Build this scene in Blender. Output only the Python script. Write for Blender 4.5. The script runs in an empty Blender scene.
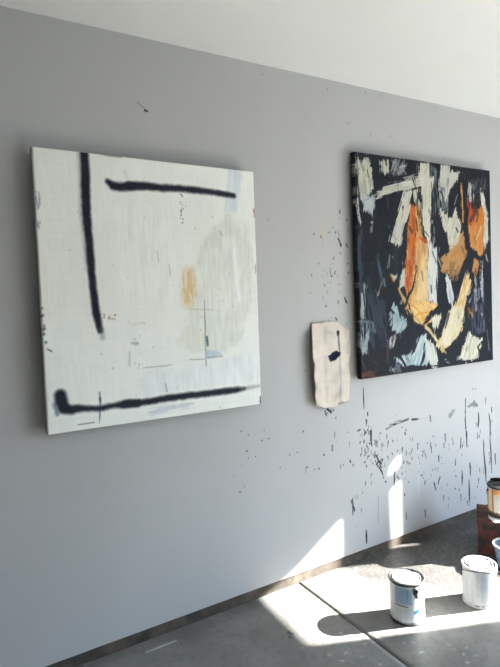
import bpy, bmesh, math
import numpy as np
from mathutils import Matrix, Vector

# ------------------------------------------------------------------ data
# Paint and tone marks, each traced on its own surface: millimetres from the lower
# left corner of the canvas / cloth, or x,z on the wall and x,y on the floor.
LEFT_MARKS = [
('poly',(206, 208, 198),[[847,921],[955,884],[982,703],[964,511],[901,321],[817,270],[667,300],[623,430],[668,691],[734,815]],{'soft':14,'rough':25,'op':0.75}),
('poly',(206, 205, 188),[[612,408],[721,379],[759,275],[637,284],[570,321]],{'soft':14,'rough':20,'op':0.5}),
('poly',(228, 228, 220),[[307,925],[566,927],[608,788],[549,523],[323,529]],{'soft':25,'rough':40,'op':0.45}),
('poly',(196, 204, 208),[[861,1130],[936,1118],[929,1061],[901,924],[832,924],[851,1027]],{'soft':7,'rough':12,'op':0.7}),
('poly',(214, 218, 216),[[397,217],[685,234],[983,257],[989,119],[630,111],[393,113]],{'soft':20,'rough':20,'op':0.6}),
('stroke',(238, 240, 236),[[879,754],[885,631],[897,512]],{'w':14,'soft':10,'op':0.75}),
('poly',(182, 148, 88),[[607,646],[652,655],[674,587],[661,506],[611,507],[595,575]],{'soft':16,'rough':22,'brush':10,'dry':0.4,'ang':90,'op':0.62}),
('stroke',(196, 168, 120),[[637,646],[626,507]],{'w':46,'soft':24,'op':0.5}),
('stroke',(150, 152, 150),[[177,1120],[176,1016],[173,877],[187,655]],{'w':14,'soft':9,'op':0.55}),
('stroke',(30, 32, 40),[[199,1146],[197,998],[195,870],[200,777],[205,594],[215,475],[227,404]],{'ws':[34,37,34,32,30,32,26],'soft':8,'rough':3}),
('stroke',(90, 100, 108),[[233,408],[236,374]],{'w':18,'soft':12,'op':0.5}),
('stroke',(30, 32, 40),[[288,1020],[310,1003],[344,1002],[396,1010]],{'ws':[20,34,36,34],'soft':9,'rough':3}),
('stroke',(30, 32, 40),[[379,1009],[454,1015],[527,1012],[613,1017],[742,1015],[851,1009],[888,1005]],{'ws':[34,34,30,29,28,25,20],'soft':9,'rough':4}),
('stroke',(30, 32, 40),[[55,154],[58,129],[66,102]],{'ws':[46,50,40],'soft':11}),
('stroke',(30, 32, 40),[[66,100],[97,91],[121,93],[153,88],[206,81],[269,85],[334,86]],{'ws':[40,38,30,23,22,24,30],'soft':10,'rough':4}),
('stroke',(30, 32, 40),[[312,84],[338,85],[374,82]],{'ws':[32,36,32],'soft':9}),
('stroke',(30, 32, 40),[[360,83],[437,83],[512,88],[639,87],[773,86],[870,85],[909,86]],{'ws':[30,27,30,28,30,28,16],'soft':9,'rough':4}),
('stroke',(90, 92, 96),[[892,86],[948,89],[994,91]],{'ws':[16,13,8],'soft':12,'op':0.6}),
('stroke',(40, 50, 72),[[213,147],[212,101],[205,19]],{'ws':[5,8,4],'soft':4,'rough':4,'op':0.85}),
('stroke',(70, 84, 104),[[31,121],[40,79]],{'w':12,'soft':8,'rough':6,'op':0.7}),
('stroke',(58, 66, 74),[[712,518],[711,403],[708,214]],{'ws':[2,4,3],'soft':3,'op':0.8}),
('stroke',(36, 66, 70),[[718,347],[722,310]],{'ws':[10,13],'soft':5,'rough':6}),
('poly',(150, 172, 180),[[708,293],[749,285],[790,263],[747,243],[711,251]],{'soft':8,'rough':10,'op':0.6}),
('stroke',(80, 94, 100),[[716,253],[795,253]],{'w':4,'soft':4,'op':0.6}),
('stroke',(140, 142, 138),[[403,233],[513,232],[635,253]],{'w':4,'soft':3,'dry':0.35,'op':0.8}),
('stroke',(120, 120, 116),[[635,249],[701,247]],{'w':4,'soft':3,'op':0.7}),
('stroke',(140, 146, 150),[[363,345],[385,339]],{'w':12,'soft':6,'dry':0.3,'op':0.7}),
('stroke',(140, 150, 156),[[348,307],[345,247]],{'w':8,'soft':7,'dry':0.4,'op':0.45}),
('stroke',(150, 150, 142),[[625,480],[809,468]],{'w':4,'soft':4,'dry':0.4,'op':0.6}),
('stroke',(190, 190, 176),[[366,421],[420,427]],{'w':8,'soft':5,'dry':0.4,'op':0.8}),
('poly',(124, 132, 150),[[1,975],[17,957],[20,915],[8,879],[0,906]],{'soft':5,'rough':14,'dry':0.42,'op':0.9}),
('poly',(130, 138, 148),[[4,849],[14,841],[13,810],[5,814]],{'soft':4,'rough':8,'dry':0.3,'op':0.8}),
('stroke',(96, 98, 100),[[17,341],[31,332]],{'w':6,'soft':3,'dry':0.3}),
('stroke',(120, 112, 100),[[1,1129],[107,1128],[350,1126]],{'w':7,'soft':3,'dry':0.6,'op':0.8}),
('stroke',(120, 70, 40),[[999,948],[1001,915]],{'w':9,'soft':4,'rough':4}),
('stroke',(110, 100, 90),[[995,799],[998,510]],{'w':6,'soft':3,'dry':0.66}),
('stroke',(70, 72, 78),[[1001,34],[1001,1]],{'w':11,'soft':5,'rough':6}),
('stroke',(110, 110, 108),[[118,25],[183,26]],{'w':4,'soft':3,'dry':0.3}),
('stroke',(150, 156, 168),[[435,37],[627,48]],{'w':30,'soft':14,'dry':0.4,'op':0.4}),
('stroke',(128, 130, 128),[[505,153],[511,116]],{'w':4,'soft':3}),
('stroke',(128, 130, 128),[[546,677],[549,629]],{'w':4,'soft':4,'op':0.4}),
('stroke',(120, 126, 122),[[807,836],[817,817]],{'w':6,'soft':5,'op':0.5}),
('stroke',(160, 162, 156),[[493,742],[498,690]],{'w':5,'soft':4,'op':0.6}),
('stroke',(170, 172, 168),[[364,1070],[372,1041]],{'w':9,'soft':7,'op':0.35}),
('stroke',(96, 100, 108),[[6,504],[6,501]],{'w':5,'soft':3,'rough':3,'op':0.8}),
('stroke',(96, 100, 108),[[6,477],[5,473]],{'w':11,'soft':3,'rough':3,'op':0.8}),
('stroke',(96, 100, 108),[[9,436],[8,433]],{'w':9,'soft':3,'rough':3,'op':0.8}),
('stroke',(96, 100, 108),[[9,424],[7,421]],{'w':13,'soft':3,'rough':3,'op':0.8}),
('stroke',(96, 100, 108),[[7,404],[7,401]],{'w':8,'soft':3,'rough':3,'op':0.8}),
('stroke',(96, 100, 108),[[11,370],[12,368]],{'w':10,'soft':3,'rough':3,'op':0.8}),
('stroke',(96, 100, 100),[[624,984],[623,983]],{'w':5,'soft':3,'rough':3,'op':0.75}),
('stroke',(96, 100, 100),[[614,913],[613,911]],{'w':4,'soft':3,'rough':3,'op':0.75}),
('stroke',(96, 100, 100),[[613,919],[613,915]],{'w':4,'soft':3,'rough':3,'op':0.75}),
('stroke',(96, 100, 100),[[621,883],[623,880]],{'w':3,'soft':3,'rough':3,'op':0.75}),
('stroke',(96, 100, 100),[[619,869],[621,866]],{'w':4,'soft':3,'rough':3,'op':0.75}),
('stroke',(96, 100, 100),[[610,886],[610,884]],{'w':3,'soft':3,'rough':3,'op':0.75}),
('stroke',(96, 100, 100),[[619,866],[617,862]],{'w':4,'soft':3,'rough':3,'op':0.75}),
('stroke',(96, 100, 100),[[612,957],[613,954]],{'w':3,'soft':3,'rough':3,'op':0.75}),
('stroke',(96, 100, 100),[[620,991],[621,989]],{'w':5,'soft':3,'rough':3,'op':0.75}),
('stroke',(96, 100, 100),[[623,930],[625,928]],{'w':3,'soft':3,'rough':3,'op':0.75}),
('stroke',(96, 100, 100),[[620,993],[619,990]],{'w':4,'soft':3,'rough':3,'op':0.75}),
('stroke',(96, 100, 100),[[613,991],[615,989]],{'w':5,'soft':3,'rough':3,'op':0.75}),
('stroke',(96, 100, 100),[[623,947],[623,944]],{'w':4,'soft':3,'rough':3,'op':0.75}),
('stroke',(96, 100, 100),[[617,923],[617,919]],{'w':4,'soft':3,'rough':3,'op':0.75}),
('stroke',(96, 100, 100),[[614,901],[613,899]],{'w':5,'soft':3,'rough':3,'op':0.75}),
('stroke',(96, 100, 100),[[616,924],[614,922]],{'w':4,'soft':3,'rough':3,'op':0.75}),
('stroke',(140, 108, 70),[[245,458],[245,457]],{'w':4,'soft':3,'rough':3,'op':0.7}),
('stroke',(140, 108, 70),[[271,455],[270,452]],{'w':4,'soft':3,'rough':3,'op':0.7}),
('stroke',(140, 108, 70),[[246,473],[246,469]],{'w':4,'soft':3,'rough':3,'op':0.7}),
('stroke',(140, 108, 70),[[270,457],[270,456]],{'w':4,'soft':3,'rough':3,'op':0.7}),
('stroke',(140, 108, 70),[[265,458],[264,456]],{'w':5,'soft':3,'rough':3,'op':0.7}),
('stroke',(140, 108, 70),[[245,459],[246,457]],{'w':3,'soft':3,'rough':3,'op':0.7}),
('stroke',(140, 108, 70),[[291,466],[290,464]],{'w':4,'soft':3,'rough':3,'op':0.7}),
('stroke',(140, 108, 70),[[250,466],[249,462]],{'w':4,'soft':3,'rough':3,'op':0.7}),
('stroke',(140, 108, 70),[[295,468],[294,465]],{'w':5,'soft':3,'rough':3,'op':0.7}),
('stroke',(140, 108, 70),[[271,467],[269,465]],{'w':3,'soft':3,'rough':3,'op':0.7}),
('stroke',(140, 108, 70),[[291,450],[290,448]],{'w':5,'soft':3,'rough':3,'op':0.7}),
('stroke',(140, 108, 70),[[281,451],[280,450]],{'w':4,'soft':3,'rough':3,'op':0.7}),
('stroke',(140, 108, 70),[[291,465],[290,463]],{'w':4,'soft':3,'rough':3,'op':0.7}),
('stroke',(140, 108, 70),[[267,449],[266,448]],{'w':5,'soft':3,'rough':3,'op':0.7}),
('stroke',(150, 152, 148),[[772,14],[771,10]],{'w':5,'soft':3,'rough':3,'op':0.6}),
('stroke',(150, 152, 148),[[228,308],[229,305]],{'w':4,'soft':3,'rough':3,'op':0.6}),
('stroke',(150, 152, 148),[[296,676],[295,675]],{'w':4,'soft':3,'rough':3,'op':0.6}),
('stroke',(150, 152, 148),[[275,245],[273,241]],{'w':4,'soft':3,'rough':3,'op':0.6}),
('stroke',(150, 152, 148),[[818,103],[819,100]],{'w':2,'soft':3,'rough':3,'op':0.6}),
('stroke',(150, 152, 148),[[680,845],[679,842]],{'w':4,'soft':3,'rough':3,'op':0.6}),
('stroke',(150, 152, 148),[[368,113],[368,111]],{'w':3,'soft':3,'rough':3,'op':0.6}),
('stroke',(150, 152, 148),[[775,539],[776,537]],{'w':3,'soft':3,'rough':3,'op':0.6}),
('stroke',(150, 152, 148),[[472,219],[470,216]],{'w':5,'soft':3,'rough':3,'op':0.6}),
('stroke',(150, 152, 148),[[709,190],[707,187]],{'w':5,'soft':3,'rough':3,'op':0.6}),
('stroke',(150, 152, 148),[[123,736],[123,734]],{'w':3,'soft':3,'rough':3,'op':0.6}),
('stroke',(150, 152, 148),[[422,263],[421,262]],{'w':2,'soft':3,'rough':3,'op':0.6}),
('stroke',(150, 152, 148),[[185,917],[186,914]],{'w':2,'soft':3,'rough':3,'op':0.6}),
('stroke',(150, 152, 148),[[465,700],[464,698]],{'w':4,'soft':3,'rough':3,'op':0.6}),
('stroke',(150, 152, 148),[[534,658],[533,656]],{'w':2,'soft':3,'rough':3,'op':0.6}),
('stroke',(150, 152, 148),[[493,315],[493,314]],{'w':3,'soft':3,'rough':3,'op':0.6}),
('stroke',(150, 152, 148),[[350,431],[351,429]],{'w':4,'soft':3,'rough':3,'op':0.6}),
('stroke',(150, 152, 148),[[562,589],[562,587]],{'w':4,'soft':3,'rough':3,'op':0.6}),
('stroke',(150, 152, 148),[[384,344],[383,343]],{'w':4,'soft':3,'rough':3,'op':0.6}),
('stroke',(150, 152, 148),[[639,942],[639,939]],{'w':5,'soft':3,'rough':3,'op':0.6}),
('stroke',(150, 152, 148),[[851,644],[852,640]],{'w':3,'soft':3,'rough':3,'op':0.6}),
('stroke',(150, 152, 148),[[442,882],[443,879]],{'w':5,'soft':3,'rough':3,'op':0.6}),
('stroke',(150, 152, 148),[[703,349],[704,346]],{'w':2,'soft':3,'rough':3,'op':0.6}),
('stroke',(150, 152, 148),[[549,1000],[548,997]],{'w':2,'soft':3,'rough':3,'op':0.6}),
('stroke',(150, 152, 148),[[160,888],[161,887]],{'w':2,'soft':3,'rough':3,'op':0.6}),
('stroke',(150, 152, 148),[[770,900],[772,897]],{'w':5,'soft':3,'rough':3,'op':0.6}),
('stroke',(150, 152, 148),[[858,431],[859,430]],{'w':4,'soft':3,'rough':3,'op':0.6}),
('stroke',(150, 152, 148),[[457,319],[455,316]],{'w':5,'soft':3,'rough':3,'op':0.6}),
('stroke',(150, 152, 148),[[129,690],[129,687]],{'w':3,'soft':3,'rough':3,'op':0.6}),
('stroke',(150, 152, 148),[[218,757],[218,754]],{'w':3,'soft':3,'rough':3,'op':0.6}),
('stroke',(150, 152, 148),[[354,624],[353,622]],{'w':2,'soft':3,'rough':3,'op':0.6}),
('stroke',(150, 152, 148),[[437,72],[436,69]],{'w':2,'soft':3,'rough':3,'op':0.6}),
('stroke',(150, 152, 148),[[608,267],[609,264]],{'w':3,'soft':3,'rough':3,'op':0.6}),
('stroke',(150, 152, 148),[[560,131],[559,130]],{'w':4,'soft':3,'rough':3,'op':0.6}),
('stroke',(140, 150, 156),[[404,308],[404,305]],{'w':4,'soft':3,'rough':3,'op':0.5}),
('stroke',(140, 150, 156),[[361,366],[361,364]],{'w':4,'soft':3,'rough':3,'op':0.5}),
('stroke',(140, 150, 156),[[385,235],[384,232]],{'w':5,'soft':3,'rough':3,'op':0.5}),
('stroke',(140, 150, 156),[[399,297],[398,296]],{'w':3,'soft':3,'rough':3,'op':0.5}),
('stroke',(140, 150, 156),[[374,334],[373,332]],{'w':4,'soft':3,'rough':3,'op':0.5}),
('stroke',(140, 150, 156),[[397,373],[399,371]],{'w':5,'soft':3,'rough':3,'op':0.5}),
('stroke',(140, 150, 156),[[370,256],[371,254]],{'w':5,'soft':3,'rough':3,'op':0.5}),
('stroke',(140, 150, 156),[[388,251],[387,248]],{'w':7,'soft':3,'rough':3,'op':0.5}),
('stroke',(140, 150, 156),[[374,360],[373,357]],{'w':6,'soft':3,'rough':3,'op':0.5}),
('stroke',(140, 150, 156),[[405,250],[404,249]],{'w':4,'soft':3,'rough':3,'op':0.5}),
('stroke',(140, 150, 150),[[701,324],[703,320]],{'w':4,'soft':3,'rough':3,'op':0.5}),
('stroke',(140, 150, 150),[[848,425],[847,422]],{'w':3,'soft':3,'rough':3,'op':0.5}),
('stroke',(140, 150, 150),[[681,290],[680,288]],{'w':5,'soft':3,'rough':3,'op':0.5}),
('stroke',(140, 150, 150),[[810,513],[810,511]],{'w':5,'soft':3,'rough':3,'op':0.5}),
('stroke',(140, 150, 150),[[707,357],[709,354]],{'w':5,'soft':3,'rough':3,'op':0.5}),
('stroke',(140, 150, 150),[[692,443],[693,442]],{'w':7,'soft':3,'rough':3,'op':0.5}),
('stroke',(140, 150, 150),[[860,486],[861,484]],{'w':6,'soft':3,'rough':3,'op':0.5}),
('stroke',(140, 150, 150),[[825,431],[825,428]],{'w':6,'soft':3,'rough':3,'op':0.5}),
('stroke',(140, 150, 150),[[717,309],[719,306]],{'w':5,'soft':3,'rough':3,'op':0.5}),
('stroke',(140, 150, 150),[[689,383],[688,380]],{'w':6,'soft':3,'rough':3,'op':0.5}),
('stroke',(140, 150, 150),[[786,465],[786,462]],{'w':4,'soft':3,'rough':3,'op':0.5}),
('stroke',(140, 150, 150),[[849,328],[848,324]],{'w':4,'soft':3,'rough':3,'op':0.5})]
RIGHT_MARKS = [
('poly',(214, 211, 192),[[11,1235],[55,1199],[93,1250],[122,1222],[124,1143],[141,1074],[81,999],[40,1006],[21,1065],[12,1116],[5,1186]],{'rough':22,'soft':5,'c2':(176,178,166),'ang':95,'brush':14}),
('poly',(184, 194, 194),[[44,1010],[139,1027],[144,967],[129,905],[92,928],[52,939]],{'rough':14,'soft':8,'dry':0.23,'ang':80,'brush':14}),
('stroke',(196, 198, 190),[[10,997],[18,927],[33,856]],{'ws':[16,20,8],'rough':8,'soft':5,'brush':9}),
('stroke',(26, 30, 38),[[3,1175],[14,1068],[34,949]],{'ws':[8,14,20],'rough':8,'soft':4,'brush':9}),
('poly',(206, 204, 186),[[190,1220],[269,1237],[265,1154],[198,1152]],{'rough':16,'soft':6,'c2':(150,152,148),'ang':90,'brush':14}),
('poly',(140, 142, 146),[[281,1243],[353,1242],[406,1221],[383,1173],[285,1150]],{'rough':20,'soft':6,'dry':0.43,'ang':60,'brush':14}),
('stroke',(176, 176, 176),[[360,1205],[406,1221]],{'w':18,'rough':8,'soft':8,'dry':0.23,'brush':9}),
('stroke',(66, 74, 84),[[240,1034],[245,961]],{'w':8,'soft':7,'dry':0.23,'op':0.8}),
('stroke',(170, 172, 168),[[113,876],[105,826]],{'ws':[16,12],'rough':8,'soft':4,'dry':0.18,'brush':9}),
('stroke',(56, 84, 92),[[150,693],[166,608],[189,517]],{'ws':[14,18,14],'soft':9,'rough':8,'dry':0.13,'brush':9}),
('stroke',(110, 128, 134),[[195,557],[201,517]],{'w':10,'soft':6}),
('stroke',(44, 52, 66),[[71,553],[112,439],[151,267]],{'w':40,'soft':20,'dry':0.33,'op':0.7}),
('stroke',(44, 50, 62),[[290,723],[293,607]],{'w':60,'soft':30,'op':0.5}),
('stroke',(124, 130, 138),[[1,773],[-6,653]],{'w':12,'soft':5,'dry':0.38}),
('poly',(184, 142, 94),[[433,971],[485,998],[517,934],[528,786],[571,769],[557,425],[642,403],[635,324],[533,268],[430,298],[385,430],[356,543],[384,677],[412,871]],{'rough':16,'soft':8,'c2':(226,178,112),'ang':92,'brush':14}),
('poly',(166, 78, 34),[[430,994],[467,985],[476,873],[465,725],[438,577],[394,454],[360,543],[385,677],[412,871]],{'rough':16,'soft':14,'c2':(206,120,50),'ang':95,'brush':14}),
('stroke',(190, 84, 32),[[494,809],[537,786],[567,769]],{'ws':[14,26,16],'rough':16,'soft':10,'dry':0.13,'brush':9}),
('poly',(232, 206, 156),[[505,654],[561,727],[557,425],[486,391],[445,440]],{'rough':14,'soft':18,'op':0.85,'brush':14}),
('poly',(228, 200, 138),[[400,394],[487,427],[628,398],[630,330],[534,274],[448,303]],{'rough':14,'soft':10,'c2':(214,160,84),'ang':150,'brush':14}),
('stroke',(206, 140, 56),[[423,322],[484,349],[608,349]],{'ws':[8,10,6],'soft':6,'rough':6,'op':0.8}),
('poly',(200, 196, 178),[[458,1078],[550,1102],[543,941],[515,893],[484,986],[452,1013]],{'rough':14,'soft':5,'c2':(130,126,116),'ang':88,'brush':14}),
('poly',(26, 30, 38),[[462,1072],[540,1090],[538,929],[505,869],[484,974]],{'rough':14,'soft':4,'dry':0.48,'ang':86,'brush':14}),
('stroke',(200, 118, 56),[[493,986],[506,892]],{'w':14,'soft':8,'dry':0.33}),
('stroke',(26, 30, 38),[[380,899],[345,665],[306,526]],{'w':16,'soft':6,'rough':8,'brush':9}),
('poly',(206, 206, 192),[[363,625],[370,572],[355,514],[313,491],[337,572]],{'rough':8,'soft':5,'brush':14}),
('poly',(186, 188, 178),[[252,590],[280,573],[307,593],[291,550],[269,541]],{'rough':6,'soft':4}),
('stroke',(196, 140, 60),[[252,579],[274,544]],{'w':11,'soft':5,'rough':6}),
('poly',(212, 211, 196),[[380,1069],[454,1072],[429,983],[392,888],[328,744],[241,770],[308,907]],{'rough':10,'soft':5,'c2':(196,196,184),'ang':68,'brush':14}),
('poly',(210, 209, 194),[[169,1046],[239,1090],[396,1130],[535,1169],[550,1120],[429,1079],[327,1058],[155,1012]],{'rough':10,'soft':5,'c2':(188,188,176),'ang':12,'brush':14}),
('stroke',(150, 152, 150),[[77,998],[139,1027],[178,1047]],{'ws':[4,12,12],'soft':6,'dry':0.18}),
('poly',(160, 160, 152),[[382,1141],[519,1200],[526,1159],[398,1125]],{'soft':8,'rough':10,'dry':0.33,'ang':15,'brush':14}),
('poly',(216, 214, 198),[[521,1253],[594,1254],[603,1172],[654,1161],[615,1104],[605,938],[589,769],[546,798],[525,935],[529,1106],[500,1157]],{'rough':12,'soft':5,'c2':(196,194,178),'ang':90,'brush':14}),
('poly',(226, 226, 216),[[569,811],[615,746],[651,746],[643,403],[557,412],[563,655]],{'rough':12,'soft':10,'c2':(198,204,210),'ang':90,'brush':14}),
('stroke',(150, 150, 152),[[612,897],[626,788],[610,740]],{'w':22,'soft':7,'dry':0.43,'rough':10,'brush':9}),
('poly',(206, 206, 192),[[698,1255],[780,1257],[793,1218],[889,1227],[844,1155],[785,1095],[754,1019],[760,952],[702,998],[679,1094]],{'rough':14,'soft':5,'c2':(170,176,174),'ang':85,'brush':14}),
('stroke',(26, 30, 38),[[701,1083],[735,1018],[742,963]],{'w':20,'soft':6,'dry':0.43,'rough':10,'brush':9}),
('poly',(214, 212, 196),[[674,984],[742,951],[797,935],[828,999],[873,907],[893,795],[816,680],[771,730],[728,828]],{'rough':12,'soft':5,'c2':(190,186,170),'ang':60,'brush':14}),
('stroke',(26, 30, 38),[[838,1130],[801,1041],[774,947]],{'ws':[16,28,30],'soft':5,'rough':8,'brush':9}),
('stroke',(26, 30, 38),[[833,868],[851,844]],{'w':10,'soft':4,'dry':0.23}),
('poly',(184, 142, 94),[[685,686],[771,730],[849,794],[901,871],[935,720],[882,624],[831,567],[737,581],[682,593]],{'rough':14,'soft':10,'c2':(184,132,74),'ang':40,'brush':14}),
('poly',(26, 30, 38),[[684,875],[738,840],[771,724],[732,705],[688,747],[662,801]],{'rough':16,'soft':5,'brush':14}),
('stroke',(120, 92, 64),[[709,593],[785,618],[823,593]],{'w':14,'soft':7,'dry':0.33}),
('stroke',(206, 156, 98),[[891,1146],[891,1015],[902,915]],{'ws':[16,22,18],'soft':6,'rough':10,'dry':0.1,'brush':9}),
('poly',(172, 174, 172),[[951,1163],[1020,1156],[1022,1080],[995,1027],[956,1050]],{'rough':14,'soft':6,'dry':0.33,'ang':85,'brush':14}),
('poly',(152, 62, 32),[[951,1050],[985,1014],[1033,940],[1030,850],[959,854]],{'rough':14,'soft':10,'c2':(190,84,40),'ang':80,'brush':14}),
('poly',(200, 124, 50),[[981,912],[1055,1005],[1109,1060],[1137,964],[1098,735],[1043,656],[976,758]],{'rough':14,'soft':10,'c2':(186,110,52),'ang':70,'brush':14}),
('poly',(190, 126, 66),[[951,885],[1103,897],[1107,722],[1023,656],[976,752]],{'rough':10,'soft':10,'c2':(206,150,90),'ang':80,'brush':14}),
('stroke',(26, 30, 38),[[1087,1039],[1034,978],[977,924]],{'w':22,'soft':6,'dry':0.23,'rough':10,'brush':9}),
('stroke',(232, 200, 150),[[1087,890],[1017,785]],{'w':6,'soft':3}),
('poly',(214, 213, 200),[[1060,1153],[1100,1124],[1125,1080],[1149,971],[1159,814],[1123,729],[1105,800],[1116,963],[1088,1052]],{'rough':8,'soft':5,'brush':14}),
('stroke',(170, 166, 156),[[1128,702],[1142,656]],{'w':14,'soft':8,'dry':0.23}),
('stroke',(26, 30, 38),[[908,1072],[933,954],[926,872],[936,758],[1014,695],[1157,630]],{'ws':[10,16,34,42,44,36],'rough':10,'soft':5,'brush':9}),
('stroke',(26, 30, 38),[[1025,708],[942,656],[881,605],[840,542],[795,505]],{'ws':[30,28,26,28,26],'rough':10,'soft':5,'brush':9}),
('poly',(184, 142, 94),[[1009,675],[1060,669],[1047,604],[1014,559],[986,604]],{'rough':10,'soft':6,'c2':(180,120,64),'ang':70,'brush':14}),
('poly',(208, 172, 112),[[940,605],[972,501],[903,394],[867,223],[748,135],[672,97],[618,145],[696,233],[776,355],[836,441],[874,516]],{'rough':12,'soft':7,'c2':(224,214,178),'ang':66,'brush':14}),
('poly',(228, 228, 222),[[719,593],[769,549],[808,454],[786,373],[740,406]],{'rough':10,'soft':5,'c2':(180,188,200),'ang':105,'brush':14}),
('poly',(222, 214, 186),[[747,356],[864,389],[891,337],[868,248],[797,163],[719,119],[655,149],[715,263]],{'rough':10,'soft':8,'c2':(206,196,164),'ang':64,'brush':14}),
('stroke',(232, 232, 228),[[1082,656],[1073,480]],{'ws':[16,20],'soft':7,'rough':8,'dry':0.1,'brush':9}),
('stroke',(150, 154, 166),[[1016,468],[1012,344]],{'w':30,'soft':10,'rough':12,'dry':0.28,'brush':9}),
('stroke',(120, 124, 134),[[1088,460],[1090,209]],{'w':22,'soft':10,'dry':0.43}),
('stroke',(170, 120, 60),[[931,354],[980,307]],{'w':14,'soft':8,'dry':0.33}),
('stroke',(26, 30, 38),[[665,741],[660,544],[665,396]],{'ws':[14,20,30],'soft':5,'rough':8,'brush':9}),
('stroke',(26, 30, 38),[[791,511],[828,466],[816,416]],{'w':16,'soft':5,'dry':0.23}),
('stroke',(206, 160, 96),[[305,497],[367,413],[390,359]],{'ws':[12,30,24],'soft':6,'rough':8,'brush':9}),
('stroke',(26, 30, 38),[[465,630],[435,512],[376,431],[367,396]],{'ws':[12,20,22,16],'soft':4,'rough':8,'brush':9}),
('poly',(180, 196, 198),[[269,417],[315,357],[363,319],[370,271],[302,240],[258,260],[228,308],[238,360]],{'rough':12,'soft':5,'c2':(140,166,172),'ang':60,'brush':14}),
('stroke',(26, 30, 38),[[315,362],[326,315]],{'w':16,'soft':5,'rough':8,'brush':9}),
('stroke',(26, 30, 38),[[247,377],[266,359]],{'w':14,'soft':5}),
('poly',(190, 188, 184),[[228,222],[269,230],[279,177],[237,151],[206,188]],{'rough':10,'soft':5,'dry':0.13,'c2':(120,116,120),'ang':70,'brush':14}),
('poly',(192, 206, 208),[[532,237],[456,188],[431,120],[321,109],[267,102],[270,72],[343,33],[488,24],[560,33]],{'rough':12,'soft':6,'c2':(150,172,178),'ang':60,'brush':14}),
('stroke',(26, 30, 38),[[280,118],[320,91],[343,47]],{'w':16,'soft':5,'rough':8,'brush':9}),
('poly',(216, 216, 204),[[522,195],[592,160],[631,82],[631,1],[567,-5],[552,58]],{'rough':8,'soft':5,'c2':(190,204,206),'ang':100,'brush':14}),
('stroke',(26, 30, 38),[[520,153],[509,93],[480,40]],{'w':22,'soft':7,'rough':10,'dry':0.23,'brush':9}),
('stroke',(206, 186, 138),[[491,294],[568,235],[709,88]],{'ws':[24,22,12],'soft':5,'rough':6}),
('poly',(220, 216, 196),[[580,308],[672,334],[660,260],[604,242]],{'rough':8,'soft':5,'brush':14}),
('stroke',(26, 30, 38),[[730,406],[664,372],[581,332],[516,275],[427,226],[323,162],[240,127]],{'ws':[30,40,34,32,52,60,40],'soft':5,'rough':12,'brush':9}),
('stroke',(26, 30, 38),[[682,371],[688,284],[662,198]],{'ws':[24,22,12],'soft':5,'rough':8,'brush':9}),
('stroke',(26, 30, 38),[[382,371],[422,298],[470,229]],{'ws':[20,22,16],'soft':5,'rough':8,'brush':9}),
('stroke',(26, 30, 38),[[927,225],[865,165],[815,117],[746,72]],{'ws':[18,26,36,34],'soft':5,'rough':12,'brush':9}),
('poly',(216, 212, 190),[[943,224],[976,177],[1088,153],[1034,80],[1032,34],[919,12],[821,37],[863,94],[904,156]],{'rough':16,'soft':6,'c2':(186,184,170),'ang':70,'brush':14}),
('stroke',(26, 30, 38),[[1067,131],[1024,101],[1053,46]],{'w':14,'soft':5,'dry':0.33}),
('stroke',(150, 158, 160),[[707,44],[762,1],[822,46]],{'w':16,'soft':6,'dry':0.33}),
('stroke',(26, 30, 38),[[651,30],[791,4],[919,5]],{'w':22,'soft':6,'dry':0.33,'rough':12,'brush':9}),
('poly',(176, 180, 168),[[7,531],[56,536],[51,441],[38,341],[9,348],[6,443]],{'rough':14,'soft':7,'dry':0.18,'c2':(130,140,140),'ang':92,'brush':14}),
('poly',(150, 162, 166),[[16,331],[61,323],[69,244],[45,149],[11,130],[8,231]],{'rough':16,'soft':8,'dry':0.33,'ang':92,'brush':14}),
('stroke',(120, 132, 136),[[-24,333],[23,320],[76,322]],{'w':10,'soft':5,'dry':0.33}),
('stroke',(120, 128, 134),[[91,316],[112,269]],{'w':10,'soft':5,'dry':0.33}),
('poly',(92, 56, 46),[[6,40],[109,35],[107,1],[4,7]],{'rough':8,'soft':6,'dry':0.18,'ang':0,'brush':14}),
('stroke',(70, 52, 62),[[210,176],[206,78]],{'w':22,'soft':12,'dry':0.33}),
('stroke',(176, 178, 176),[[227,29],[285,29]],{'w':18,'soft':5,'dry':0.38,'ang':90}),
('stroke',(26, 30, 38),[[317,26],[650,18],[939,10],[1168,5]],{'w':16,'soft':5,'dry':0.18,'rough':12,'brush':9}),
('stroke',(26, 30, 38),[[1167,1245],[1172,933],[1178,471],[1179,15]],{'ws':[22,14,18,22],'soft':5,'rough':8,'brush':9}),
('stroke',(26, 30, 38),[[14,1235],[353,1242],[791,1258],[1167,1261]],{'w':10,'soft':4,'dry':0.23}),
('stroke',(128, 130, 134),[[1132,206],[1144,72]],{'w':16,'soft':6,'dry':0.53}),
('poly',(66, 74, 92),[[993,391],[1096,374],[1100,202],[986,176],[949,295]],{'soft':8,'rough':14,'brush':14,'dry':0.4,'ang':88}),
('poly',(104, 76, 48),[[922,374],[982,352],[990,293],[939,289]],{'soft':8,'rough':10,'dry':0.35}),
('poly',(150, 156, 168),[[1009,553],[1091,545],[1097,407],[1014,410]],{'soft':6,'rough':12,'brush':12,'dry':0.52,'ang':90}),
('poly',(88, 104, 110),[[-28,344],[122,314],[127,251],[-23,278]],{'soft':8,'rough':14,'brush':12,'dry':0.45,'ang':85}),
('poly',(54, 62, 72),[[-18,849],[47,840],[36,442],[-16,432]],{'soft':8,'rough':14,'brush':14,'dry':0.4,'ang':90}),
('poly',(50, 58, 72),[[54,497],[205,436],[210,176],[69,159]],{'soft':10,'rough':14,'brush':14,'dry':0.4,'ang':100}),
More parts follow.
